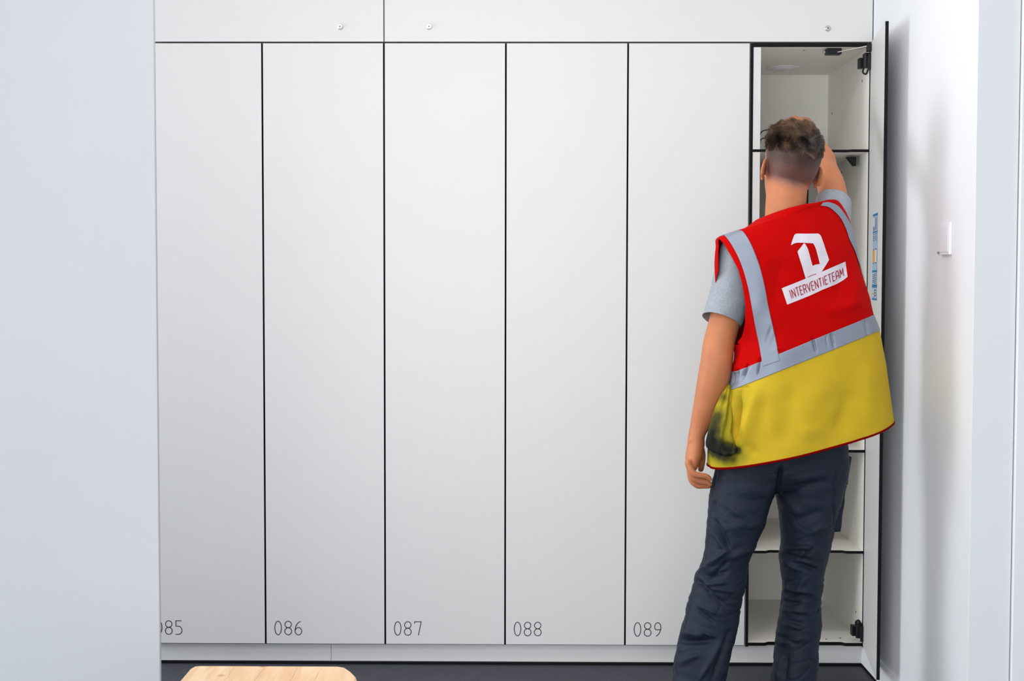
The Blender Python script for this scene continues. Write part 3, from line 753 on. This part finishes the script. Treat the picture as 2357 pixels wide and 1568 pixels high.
# grimy pocket hanging at the hip
b = MB(); PK = [(886, 1673, 1680), (893, 1668, 1681), (905, 1661, 1684), (920, 1654, 1684), (945, 1643, 1685), (970, 1636, 1686), (1000, 1629, 1686), (1018, 1625, 1694), (1030, 1627, 1699), (1040, 1640, 1696), (1048, 1660, 1684)]
rings = []
kk = catmull([tuple(map(float, p)) for p in PK], 8)
ys_ = []
for y, l, r_ in kk:
    mid = vest_bvh.ray_cast(CP, ray(max((l+r_)/2+4, 1664), y).normalized())[0]
    ys_.append((mid.y if mid else -.78)-.010)
for _ in range(30): ys_ = [(ys_[max(0, i-1)]+2*ys_[i]+ys_[min(len(ys_)-1, i+1)])/4 for i in range(len(ys_))]
for (y, l, r_), Y0 in zip(kk, ys_):
    A = W(l, y, Y0); B = W(r_, y, Y0); w = (B.x-A.x)/2; c = (A+B)/2; dd = min(.032, .010+w*.8)
    row = []
    for j in range(72):
        t = 2*math.pi*j/72; p = c+Vector((math.cos(t)*w, -math.sin(t)*dd, 0))
        fold = .0035*math.sin(5*math.cos(t)*1.6+1+y*.02)+.004*nz3(p, 45, 9)+.002*nz3(p, 110, 4)
        px, py = PX(p)
        fold += creases(px, py, [(1684, 925, 1672, 1000, 3.5, -.007), (1676, 915, 1662, 990, 4, .004), (1690, 1020, 1684, 1040, 3, -.007), (1650, 950, 1640, 1010, 5, -.004), (1665, 940, 1668, 1020, 3, -.004), (1661, 1000, 1690, 1025, 5, .003)]) if math.sin(t) > 0 else 0
        row.append(p+Vector((math.cos(t)*.25, -math.sin(t), 0))*fold)
    rings.append(row)
loft(b, rings); me = b.mesh(); fix_normals(me); add_grime_pleat(me, .27)
link('pocket', me, M_yellow, vest, True)['label'] = 'crumpled yellow pocket dark with grime'

# ---- head frame
HR = Matrix.Rotation(math.radians(6), 3, 'Z') @ Matrix.Rotation(math.radians(8), 3, 'Y') @ Matrix.Rotation(math.radians(4), 3, 'X')
HTOP = W(1838, 284, -.70)
HO = HTOP-HR @ Vector((0, 0, .235))
def hw(p): return HO+HR @ Vector(p)
HRI = HR.transposed()
def hl(p): return HRI @ (Vector(p)-HO)
HT = [(.0, .022, .045, .088), (.012, .034, .020, .092), (.03, .045, -.010, .092), (.05, .055, -.045, .089), (.07, .062, -.066, .087), (.09, .0665, -.080, .088), (.11, .0705, -.089, .087),
      (.13, .0735, -.094, .086), (.15, .0755, -.097, .088), (.17, .0745, -.096, .086), (.19, .0695, -.090, .078), (.207, .060, -.077, .064), (.221, .045, -.058, .044), (.230, .030, -.035, .022), (.2345, .012, -.014, .004)]
def head_ring(z, w, yb, yf, n=48, grow=0):
    c = (yb+yf)/2; d = (yf-yb)/2+grow; r = []
    for k in range(n):
        t = 2*math.pi*k/n; cc, ss = math.cos(t), math.sin(t)
        r.append(hw((math.copysign(abs(cc)**.9, cc)*(w+grow), c+math.copysign(abs(ss)**.95, ss)*d, z)))
    return r
body = MB()
loft(body, [head_ring(*k) for k in catmull(HT, 3)])
# brow, nose, lips, chin, cheeks
for c, r in (((0, .088, .128), (.045, .008, .008)), ((0, .098, .088), (.013, .014, .011)), ((0, .093, .106), (.008, .012, .022)), ((0, .090, .062), (.022, .008, .005)), ((0, .089, .052), (.018, .009, .006)), ((0, .086, .018), (.022, .012, .014)),
             ((.040, .066, .088), (.018, .016, .014)), ((-.040, .066, .088), (.018, .016, .014))):
    ellipsoid(body, hw(c), *r, R=HR, n=14)
# ears
for sx in (-1, 1):
    ER = HR @ Matrix.Rotation(sx*math.radians(33), 3, 'Z') @ Matrix.Rotation(math.radians(-12), 3, 'X')
    ellipsoid(body, hw((sx*.0790, -.010, .099)), .0050, .0165, .0300, R=ER, n=18)
    ellipsoid(body, hw((sx*.0740, .004, .095)), .0070, .012, .0180, R=HR, n=14)
    ellipsoid(body, hw((sx*.0765, .000, .074)), .0045, .008, .0100, R=HR, n=12)
# neck and upper back
tube(body, [(*W(1815, 400, -.70), .056, .062), (*W(1811, 440, -.705), .0555, .058), (*W(1809, 470, -.710), .0560, .055), (*W(1808, 505, -.714), .0575, .053), (*W(1808, 540, -.716), .065, .055)], n=28, flat=(0, 1, 0))
tube(body, [(*W(1800, 545, -.712), .040), (*W(1740, 580, -.715), .040), (*W(1700, 600, -.715), .045)], n=16)
tube(body, [(*W(1820, 535, -.712), .040), (*W(1870, 530, -.700), .040), (*W(1900, 535, -.670), .045)], n=16)
# trunk and hips (inside the clothes), same lean as the vest
rings = []
for v in [4, 4.5, 5, 6, 7, 8, 9, 10, 11, 12]:
    rings.append([])
    sc = .84 if v < 8 else .84-.035*(v-8)
    lx, ly, rx, ry, b_, yc, bow, yaw = catat(VK, v)
    if v > 8: rx -= (v-8)*18; lx += (v-8)*4
    if v < 7.5: lx += 34
    L0 = W(lx, ly, yc); R0 = W(rx, ry, yc); C = (L0+R0)/2; w = (R0.x-L0.x)/2*sc
    if v < 4.2: w *= .86
    for k in range(40):
        t = 2*math.pi*k/40; q = math.radians(yaw); X = w*math.cos(t); Y = -b_*.80*math.sin(t)
        rings[-1].append(C+Vector((X, Y+X*math.tan(q)*.6, X*.2)))
loft(body, rings)
# arm hanging at the side
tube(body, [(*W(1700, 600, -.715), .044), (*W(1684, 660, -.725), .042), (*W(1669, 735, -.740), .0430), (*W(1655, 790, -.752), .0435), (*W(1650, 830, -.756), .0445), (*W(1643, 870, -.752), .0445), (*W(1630, 920, -.742), .0385),
            (*W(1615, 968, -.730), .0300), (*W(1604, 1000, -.724), .0232, .0285), (*W(1602, 1022, -.722), .0245, .029)], n=28, sub=5, flat=(0, 1, 0))
ellipsoid(body, W(1657, 824, -.778), .020, .016, .024, n=14)              # point of the elbow
ellipsoid(body, W(1592, 1013, -.736), .0085, .0095, .012, n=14)            # wrist bone
def wz(px, py, Y, *r): return (*W(px, py, Y), *r)
# hanging hand: back of the hand outward, fingers curling towards the thigh
tube(body, [wz(1602, 1015, -.722, .022, .027), wz(1600, 1035, -.722, .024, .035), wz(1595, 1055, -.722, .0215, .041), wz(1592, 1070, -.720, .0175, .041)], n=24, sub=5, flat=(0, 1, 0))
FING = [  # little, ring, middle, index: knuckle, middle joint, end joint, tip
 ([(1584, 1066, -.760), (1596, 1090, -.766), (1614, 1095, -.764), (1626, 1097, -.762), (1634, 1103, -.760)], .0084),
 ([(1586, 1070, -.738), (1594, 1098, -.744), (1612, 1108, -.744), (1626, 1110, -.743), (1634, 1115, -.742)], .0090),
 ([(1588, 1072, -.714), (1592, 1104, -.720), (1606, 1117, -.722), (1620, 1118, -.722), (1631, 1119, -.722)], .0094),
 ([(1590, 1072, -.690), (1592, 1102, -.696), (1606, 1118, -.700), (1618, 1116, -.702), (1628, 1112, -.702)], .0092)]
for J, r in FING:
    tube(body, [wz(*J[0], r*1.15), wz(*J[1], r*1.08), wz(*J[2], r), wz(*J[3], r*.95), wz(*J[4], r*.8)], n=14, sub=4)
    ellipsoid(body, W(*J[0]), r*1.25, r*1.25, r*1.2, n=12)
tube(body, [wz(1607, 1022, -.700, .014), wz(1614, 1045, -.688, .0125), wz(1615, 1062, -.682, .0105), wz(1613, 1080, -.678, .0088)], n=14, sub=5)   # thumb
ellipsoid(body, W(1607, 1038, -.700), .016, .018, .030, n=14)
# raised arm reaching into the locker
tube(body, [wz(1900, 545, -.675, .048), wz(1912, 500, -.640, .046), wz(1917, 455, -.590, .0415), wz(1910, 418, -.530, .0390), wz(1899, 392, -.470, .0375), wz(1888, 366, -.400, .0420), wz(1868, 334, -.310, .035), wz(1855, 302, -.215, .0265), wz(1850, 292, -.180, .024, .022)], n=28, sub=5)
tube(body, [wz(1850, 293, -.190, .024, .026), wz(1843, 287, -.150, .022, .036), wz(1838, 284, -.105, .018, .040)], n=24, sub=5, flat=(1, 0, .3))
for k, (x, y, r) in enumerate(((1806, 288, .0086), (1819, 280, .0094), (1833, 276, .0096), (1846, 279, .0092))):
    tube(body, [wz(x+1, y, -.115, r*1.15), wz(x-5, y-2, -.075, r*1.08), wz(x-9, y+8, -.040, r), wz(x-10, y+22, -.030, r*.9), wz(x-10, y+32, -.034, r*.78)], n=14, sub=4)
tube(body, [wz(1858, 296, -.165, .013), wz(1868, 300, -.135, .012), wz(1868, 306, -.105, .0105), wz(1860, 314, -.078, .009)], n=14, sub=5)
# legs inside the trousers
tube(body, [wz(1735, 1040, -.72, .080), wz(1705, 1150, -.728, .062), wz(1690, 1217, -.732, .054), wz(1673, 1280, -.738, .046), wz(1655, 1340, -.745, .043), wz(1632, 1450, -.764, .042), (1.350, -.795, .10, .034), (1.347, -.797, .06, .034)], n=20)
tube(body, [wz(1870, 1040, -.71, .080), wz(1862, 1150, -.71, .062), wz(1853, 1270, -.705, .050), wz(1847, 1330, -.70, .045), wz(1840, 1450, -.70, .042), (1.605, -.71, .10, .036), (1.605, -.71, .06, .036)], n=20)
bm_ = remesh(body, .0028, 3, .5)
at = bm_.attributes.new('stubble', 'FLOAT', 'POINT')
hc = W(1822, 360, -.70)
for i, vv in enumerate(bm_.vertices):
    g = 0
    if (vv.co-hc).length < .16:
        q = hl(vv.co)
        if abs(q.x) < .077 and q.y < .055:
            line = .040+.012*abs(q.x)/.07+max(0, q.y+.02)*.9
            if q.y > .012: line = max(line, .12+(q.y-.012)*1.2)
            g = .72*sstep(line, line+.045, q.z)+.28*sstep(line+.05, line+.09, q.z)
        elif q.z > .15 and q.y < .07: g = 1
    at.data[i].value = g
body_o = link('body', bm_, M_skin, person, True)
for sx in (-1, 1):
    b = MB(); ellipsoid(b, hw((sx*.031, .0835, .110)), .0125, .0105, .008, R=HR, n=16); ey = b.obj('eye', M_eye, body_o, True)
    b = MB(); ellipsoid(b, hw((sx*.031, .0925, .110)), .005, .003, .005, R=HR, n=12); b.obj('iris', mat('brown_iris', (.05, .02, .01, 1), .2), ey, True)

# ---- hair: a cap of short tapered locks over the top and back of the skull
b = MB(); tones = []
def head_surf(z, t, grow=0):
    i = 0
    while i < len(HT)-2 and HT[i+1][0] < z: i += 1
    z0, z1 = HT[i][0], HT[i+1][0]; f = max(0, min(1, (z-z0)/(z1-z0))); K = cat1(HT[max(0, i-1)], HT[i], HT[i+1], HT[min(len(HT)-1, i+2)], f)
    w, yb, yf = K[1]+grow, K[2], K[3]; c = (yb+yf)/2; d = (yf-yb)/2+grow; cc, ss = math.cos(t), math.sin(t)
    return Vector((math.copysign(abs(cc)**.9, cc)*w, c+math.copysign(abs(ss)**.95, ss)*d, z))
def strand(p, d, L_, w, tone, bend):
    d = d.normalized(); s = d.cross(Vector((.3, .9, .2))).normalized(); n2 = d.cross(s)
    q = p+d*L_*.5+bend*L_*.12; r_ = p+d*L_+bend*L_*.45
    V = [p-d*.002+s*w, p-d*.002-s*w*.5+n2*w*.8, p-d*.002-s*w*.5-n2*w*.8, q+s*w*.8, q-s*w*.4+n2*w*.65, q-s*w*.4-n2*w*.65, r_]
    b.add([hw(x_) for x_ in V], [(0, 1, 4, 3), (1, 2, 5, 4), (2, 0, 3, 5), (3, 4, 6), (4, 5, 6), (5, 3, 6)])
    tones.extend([tone*.75]*3+[tone]*3+[min(1, tone*1.15)])
rnd = random.Random(3)
CR = Vector((.022, -.075, .190))                    # the whorl
count = 0
while count < 15000:
    z = rnd.uniform(.118, .2345); t = rnd.uniform(0, 2*math.pi)
    # even area: fewer near the apex
    if z > .225 and rnd.random() > .55: continue
    p = head_surf(z, t)
    if p.y > .068 and z < .195: continue
    edge = .150-.020*nz3(p, 30, 3)+.02*abs(p.x)/.07
    k = sstep(edge-.022, edge+.020, z)
    if k < .12 or rnd.random() > k**1.2: continue
    c = Vector((0, -.005, .11)); n = (p-c).normalized()
    away = (p-CR); away = away-n*away.dot(n); away = away.normalized() if away.length > .004 else Vector((1, 0, 0))
    top = sstep(.185, .222, z)
    sw = n.cross(away)
    cl = Vector((nz3(p, 55, 1), nz3(p, 55, 2), nz3(p, 55, 3)))
    d = n*(.10+.30*top)+away*.75+sw*.45+cl*.75+Vector((rnd.uniform(-.12, .12),)*3)
    if z < .17: d = n*.15+Vector((0, -.1, -1))*.6+away*.3+cl*.35
    L_ = .004+.012*k+.009*top+.003*nz3(p, 40, 8)
    tone = .16+.42*top+.75*nz3(p, 38, 5)+rnd.uniform(-.15, .2)-.35*gauss((p-CR-Vector((0, 0, -.012))).length, .03)
    tone = max(.02, min(1, tone*(.55+.45*1)))
    tone = tone*sstep(.1, .8, k)+.22*(1-sstep(.1, .8, k))
    strand(p, d, max(.003, L_), .00075 if k > .5 else .0004, tone, cl*.9+n*.1*top-Vector((0, 0, .3)))
    count += 1
me = b.mesh(); at = me.attributes.new('tone', 'FLOAT', 'POINT')
for i, t in enumerate(tones): at.data[i].value = t
link('hair', me, M_hair, person)['label'] = 'short brown hair, faded at the sides'

# ---- t-shirt: sleeves and trunk
def sleeve(mb, rings_, n=56, th=.0016, seed=1):
    """rings_: (centre, axis u, axis w, ru, rw)"""
    ro = []
    for c, u, w, ru, rw in rings_:
        row = []
        for k in range(n):
            t = 2*math.pi*k/n; p = c+u*(math.cos(t)*ru)+w*(math.sin(t)*rw)
            row.append(p+(p-c).normalized()*(.0028*nz3(p, 16, seed)+.0014*nz3(p, 45, seed+1)))
        ro.append(row)
    inn = [[p+(c-p).normalized()*th for p in row] for row, (c, *_x) in zip(ro, rings_)]
    allr = ro+inn[::-1]
    loft(mb, allr, cap=False)
shirt = MB()
# hanging arm's sleeve from px profiles (yL, xL, yR, xR, depth)
prof = [(552, 1672, 552, 1722, .030), (560, 1664, 556, 1726, .045), (580, 1657, 575, 1728, .054), (615, 1648, 612, 1728, .058), (660, 1637, 655, 1726, .060), (695, 1626, 705, 1720, .060), (715, 1619, 738, 1713, .060), (724, 1616, 754, 1703, .060)]
rr = []
for yl, xl, yr, xr, dep in catmull([tuple(map(float, p)) for p in prof], 8):
    A = W(xl, yl, -.735); B = W(xr, yr, -.735); c = (A+B)/2; u = (B-A); ru = u.length/2; u.normalize(); w = Vector((0, -1, .30*sstep(640, 740, (yl+yr)/2)))
    rr.append((c, u, w, ru, dep))
sleeve(shirt, rr)
shirt2 = MB()
# raised arm's sleeve
ax = [(W(1898, 548, -.685), .056), (W(1909, 515, -.655), .0550), (W(1916, 487, -.625), .0530), (W(1919, 464, -.600), .0500)]
T = (ax[-1][0]-ax[0][0]).normalized(); u = Vector((1, 0, -.12)); u = (u-T*u.dot(T)).normalized(); w = T.cross(u)
rr = []
for k in catmull([(*c, r) for c, r in ax], 8): rr.append((Vector(k[:3]), u, w, k[3], k[3]))
sleeve(shirt2, rr, seed=4)
# trunk of the shirt under the vest
rings = []
for v in [x_*.5 for x_ in range(2, 22)]:
    lx, ly, rx, ry, b_, yc, bow, yaw = catat(VK, v); L0 = W(lx, ly, yc); R0 = W(rx, ry, yc); C = (L0+R0)/2; w_ = (R0.x-L0.x)/2*.93
    if v > 8: w_ *= 1-.06*(v-8); C.x += .0
    if 3 < v < 7.2: C.x += .026; w_ *= .84
    q = math.radians(yaw); rings.append([])
    for k in range(64):
        t = 2*math.pi*k/64; X = w_*math.cos(t); Y = -b_*.90*math.sin(t); sl = (R0.z-L0.z)/(R0.x-L0.x)
        rings[-1].append(C+Vector((X, Y+X*math.tan(q)*.8, X*sl)))
ts = MB(); loft(ts, rings, cap=False)
me = ts.mesh(); fix_normals(me); tshirt = link('t_shirt', me, M_shirt, person, True); tshirt['label'] = 'grey marl short-sleeved t-shirt'
for q_ in (shirt, shirt2): me = q_.mesh(); fix_normals(me); link('sleeve', me, M_shirt, tshirt, True)

# ---- trousers
tr = MB()
def legrings(tab, nn=48, sub=6):
    out_ = []
    for k in catmull([tuple(map(float, t)) for t in tab], sub):
        y, l, r_, Yc, dep = k[:5]; A = W(l, y, Yc); B = W(r_, y, Yc); c = (A+B)/2; w_ = (B.x-A.x)/2
        row = []
        for j in range(nn):
            t = 2*math.pi*j/nn; row.append(c+Vector((math.cos(t)*w_, -math.sin(t)*dep, 0)))
        out_.append(row)
    return out_
LL = [(1040, 1655, 1800, -.725, .100), (1074, 1649, 1800, -.727, .102), (1109, 1640, 1796, -.730, .102), (1136, 1635, 1785, -.731, .100), (1170, 1631, 1771, -.732, .098), (1217, 1627, 1754, -.734, .092), (1253, 1623, 1740, -.736, .086), (1290, 1618, 1727, -.738, .080), (1326, 1600, 1719, -.742, .076), (1366, 1589, 1711, -.748, .073),
      (1413, 1578, 1703, -.756, .072), (1467, 1563, 1693, -.765, .072), (1507, 1554, 1683, -.774, .074), (1568, 1547, 1669, -.784, .078), (1640, 1536, 1658, -.792, .082), (1700, 1530, 1652, -.797, .084)]
RL = [(1040, 1795, 1950, -.712, .102), (1074, 1792, 1953, -.712, .102), (1109, 1786, 1947, -.712, .102), (1140, 1786, 1940, -.711, .100), (1152, 1789, 1938, -.711, .100), (1203, 1795, 1923, -.710, .092), (1246, 1797, 1914, -.708, .086), (1272, 1791, 1908, -.706, .083), (1319, 1797, 1897, -.704, .076), (1348, 1802, 1893, -.703, .074), (1377, 1799, 1891, -.702, .072),
      (1409, 1793, 1890, -.702, .070), (1449, 1788, 1889, -.703, .070), (1507, 1782, 1883, -.705, .072), (1568, 1773, 1880, -.708, .075), (1640, 1764, 1878, -.710, .078), (1695, 1760, 1876, -.711, .080)]
loft(tr, legrings(LL)); loft(tr, legrings(RL))
HK = [(930, 1695, 1940, -.722, .100), (980, 1685, 1950, -.722, .108), (1030, 1660, 1952, -.722, .114), (1075, 1649, 1953, -.721, .112), (1100, 1650, 1948, -.720, .100), (1118, 1665, 1930, -.720, .082), (1130, 1700, 1880, -.720, .05)]
loft(tr, legrings(HK, 64))
tm = remesh(tr, .004, 5, .6)
# work in folds
Z = lambda x1, y1, x2, y2, w, a: (1520+x1/2.761, 1000+y1/2.761, 1520+x2/2.761, 1000+y2/2.761, w, a)
FOLD = [Z(340, 540, 440, 720, 5, -.009), Z(300, 560, 430, 760, 5, .006), Z(450, 720, 250, 880, 6, .008), Z(440, 800, 280, 930, 4, -.006), Z(270, 905, 430, 875, 5, -.008), Z(225, 925, 330, 1010, 5, -.009), Z(260, 960, 420, 940, 5, .006),
        Z(290, 1010, 410, 1070, 4, -.007), Z(300, 980, 480, 1000, 4, .005), Z(230, 1110, 345, 1195, 3.5, -.006), Z(240, 1085, 380, 1150, 4, .004), Z(280, 1050, 460, 1100, 4, -.004), Z(120, 1310, 330, 1320, 8, -.010), Z(270, 1270, 340, 1310, 3, -.005), Z(240, 1250, 340, 1290, 5, .005), Z(150, 1250, 280, 1290, 8, .005), Z(390, 1300, 250, 1568, 6, .007), Z(440, 1250, 330, 1568, 6, -.007), Z(130, 1450, 250, 1400, 7, .006),
        Z(600, 720, 400, 800, 8, .005), Z(640, 560, 420, 600, 12, .004), Z(700, 430, 480, 420, 12, -.004), Z(380, 420, 520, 520, 8, .003), Z(350, 420, 330, 520, 5, -.004),
        Z(790, 730, 960, 710, 5, .007), Z(790, 760, 940, 800, 4, -.006), Z(870, 820, 1000, 870, 5, -.009), Z(780, 800, 880, 860, 5, .006), Z(860, 800, 960, 700, 5, .005), Z(780, 1000, 860, 1040, 5, -.008), Z(800, 980, 980, 1010, 5, .006), Z(770, 1060, 900, 1080, 4, -.006), Z(770, 1120, 940, 1130, 4, .004), Z(800, 1180, 920, 1210, 3, -.004), Z(745, 1280, 860, 1330, 4, -.006), Z(760, 1330, 900, 1300, 4, .005), Z(790, 1200, 900, 1240, 4, .004), Z(760, 1410, 740, 1568, 5, .006), Z(800, 1400, 790, 1560, 6, -.005), Z(930, 900, 860, 1010, 6, .004),
        Z(830, 300, 1110, 230, 10, .004), Z(800, 330, 1080, 300, 7, -.003), Z(760, 400, 900, 520, 12, .004), Z(830, 200, 1100, 150, 8, -.003), Z(770, 210, 740, 380, 5, -.012), Z(860, 560, 1040, 480, 12, -.005), Z(950, 640, 1060, 560, 7, .005), Z(780, 560, 840, 640, 8, -.003), Z(1110, 210, 1100, 600, 3, -.003), Z(355, 210, 300, 520, 2.5, -.003), Z(740, 180, 775, 60, 5, -.006)]
nrm = [v_.normal.copy() for v_ in tm.vertices]
for v_, n_ in zip(tm.vertices, nrm):
    p = v_.co; q_ = nz3((p.x*.8+p.z*.7, p.y, p.z*1.6-p.x*.6), 10, 2); q2 = nz3((p.x+p.z*.4, p.y, p.z*2.2-p.x*.9), 9, 11); h = .0038*q_-.003*max(0, 1-abs(q2)/.10)*(.35+.65*sstep(.75, .35, p.z))+.0016*nz3((p.x+p.z*.5, p.y, p.z*2), 30, 6)
    if n_.y < .3:
        px, py = PX(p); h += creases(px, py, FOLD)*min(1, (.3-n_.y)/.5)*1.6
    v_.co = p+n_*h
tm.update()
trs = link('trousers', tm, M_trouser, person, True); trs['label'] = 'navy work trousers with a cargo pocket on the outer thigh'
tb = BVHTree.FromPolygons([v_.co.copy() for v_ in tm.vertices], [tuple(p.vertices) for p in tm.polygons])
# cargo pocket on the outer thigh
b = MB()
def pkt(y0, y1, x0a, x0b, x1a, x1b, Yc, dep, name):
    b = MB(); rings = []
    for i in range(13):
        t = i/12; y = y0+(y1-y0)*t; l = x0a+(x0b-x0a)*t; r_ = x1a+(x1b-x1a)*t; A = W(l, y, Yc); B = W(r_, y, Yc)
        c = (A+B)/2; w_ = (B.x-A.x)/2; row = []
        for j in range(28):
            q = 2*math.pi*j/28; cc, ss = math.cos(q), math.sin(q)
            p = c+Vector((math.copysign(abs(cc)**.6, cc)*w_, -math.copysign(abs(ss)**.5, ss)*dep, 0)); row.append(p+Vector((1, 0, 0))*.003*nz3(p, 28, 3))
        rings.append(row)
    loft(b, rings); me = b.mesh(); fix_normals(me); return link(name, me, M_trouser, trs, True)
pkt(1114, 1218, 1908, 1906, 1944, 1930, -.700, .044, 'cargo_pocket')
pkt(1050, 1112, 1915, 1915, 1957, 1947, -.700, .036, 'pocket_flap')
b = MB()
def on_tr(px, py, off=.0008):
    d = ray(px, py).normalized(); loc, n_, fi, _ = tb.ray_cast(CP, d)
    if loc is None: loc, n_, fi, _ = tb.find_nearest(CP+d*((-.75-CP.y)/d.y))
    return loc-d*off
M_seam = mat('dark_seam', srgb(22, 28, 42), .9)
for pts in ([(1650, 1078), (1642, 1120), (1634, 1170), (1631, 1215), (1627, 1255), (1622, 1292), (1604, 1328), (1593, 1370), (1582, 1420), (1567, 1475), (1558, 1520), (1552, 1566)],
            [(1926, 1080), (1925, 1130), (1921, 1180), (1917, 1230), (1908, 1290), (1896, 1350), (1888, 1440), (1880, 1520), (1876, 1566)], [(1800, 1070), (1794, 1100), (1787, 1130)]):
    b = MB(); stroke(b, pts, 1.6, lambda x_, y_: on_tr(x_, y_), step=6); b.obj('seam', M_seam, trs)
# shoes
def shoe(c, ang):
    e_ = Matrix.Translation(c) @ Matrix.Rotation(math.radians(ang), 4, 'Z')
    b = MB(); prof = [(-.10, .030, .075), (-.06, .036, .085), (0, .040, .075), (.06, .046, .058), (.12, .045, .045), (.165, .032, .035), (.182, .012, .022)]
    rings = []
    for y, w_, h_ in catmull(prof, 4):
        rings.append([e_ @ Vector((math.cos(2*math.pi*k/24)*w_, y, .018+max(0, h_*.5+math.sin(2*math.pi*k/24)*h_*.5))) for k in range(24)])
    loft(b, rings); me = b.mesh(); fix_normals(me); s_ = link('shoe', me, M_shoe, person, True)
    b = MB(); rings = []
    for z_, g in ((0, .96), (.003, 1.02), (.016, 1.04), (.022, .96)):
        ring = []
        for k in range(36):
            t = 2*math.pi*k/36; y = .04+.145*math.sin(t); w_ = lerp_tab([(-.105, .030), (-.06, .038), (.06, .049), (.12, .047), (.185, .020)], y)
            ring.append(e_ @ Vector((math.cos(t)*w_*g*1.05, y*g, z_)))
        rings.append(ring)
    loft(b, rings); me = b.mesh(); fix_normals(me); link('sole', me, M_sole, s_, True)
shoe((1.348, -.80, 0), 14); shoe((1.605, -.715, 0), -8)
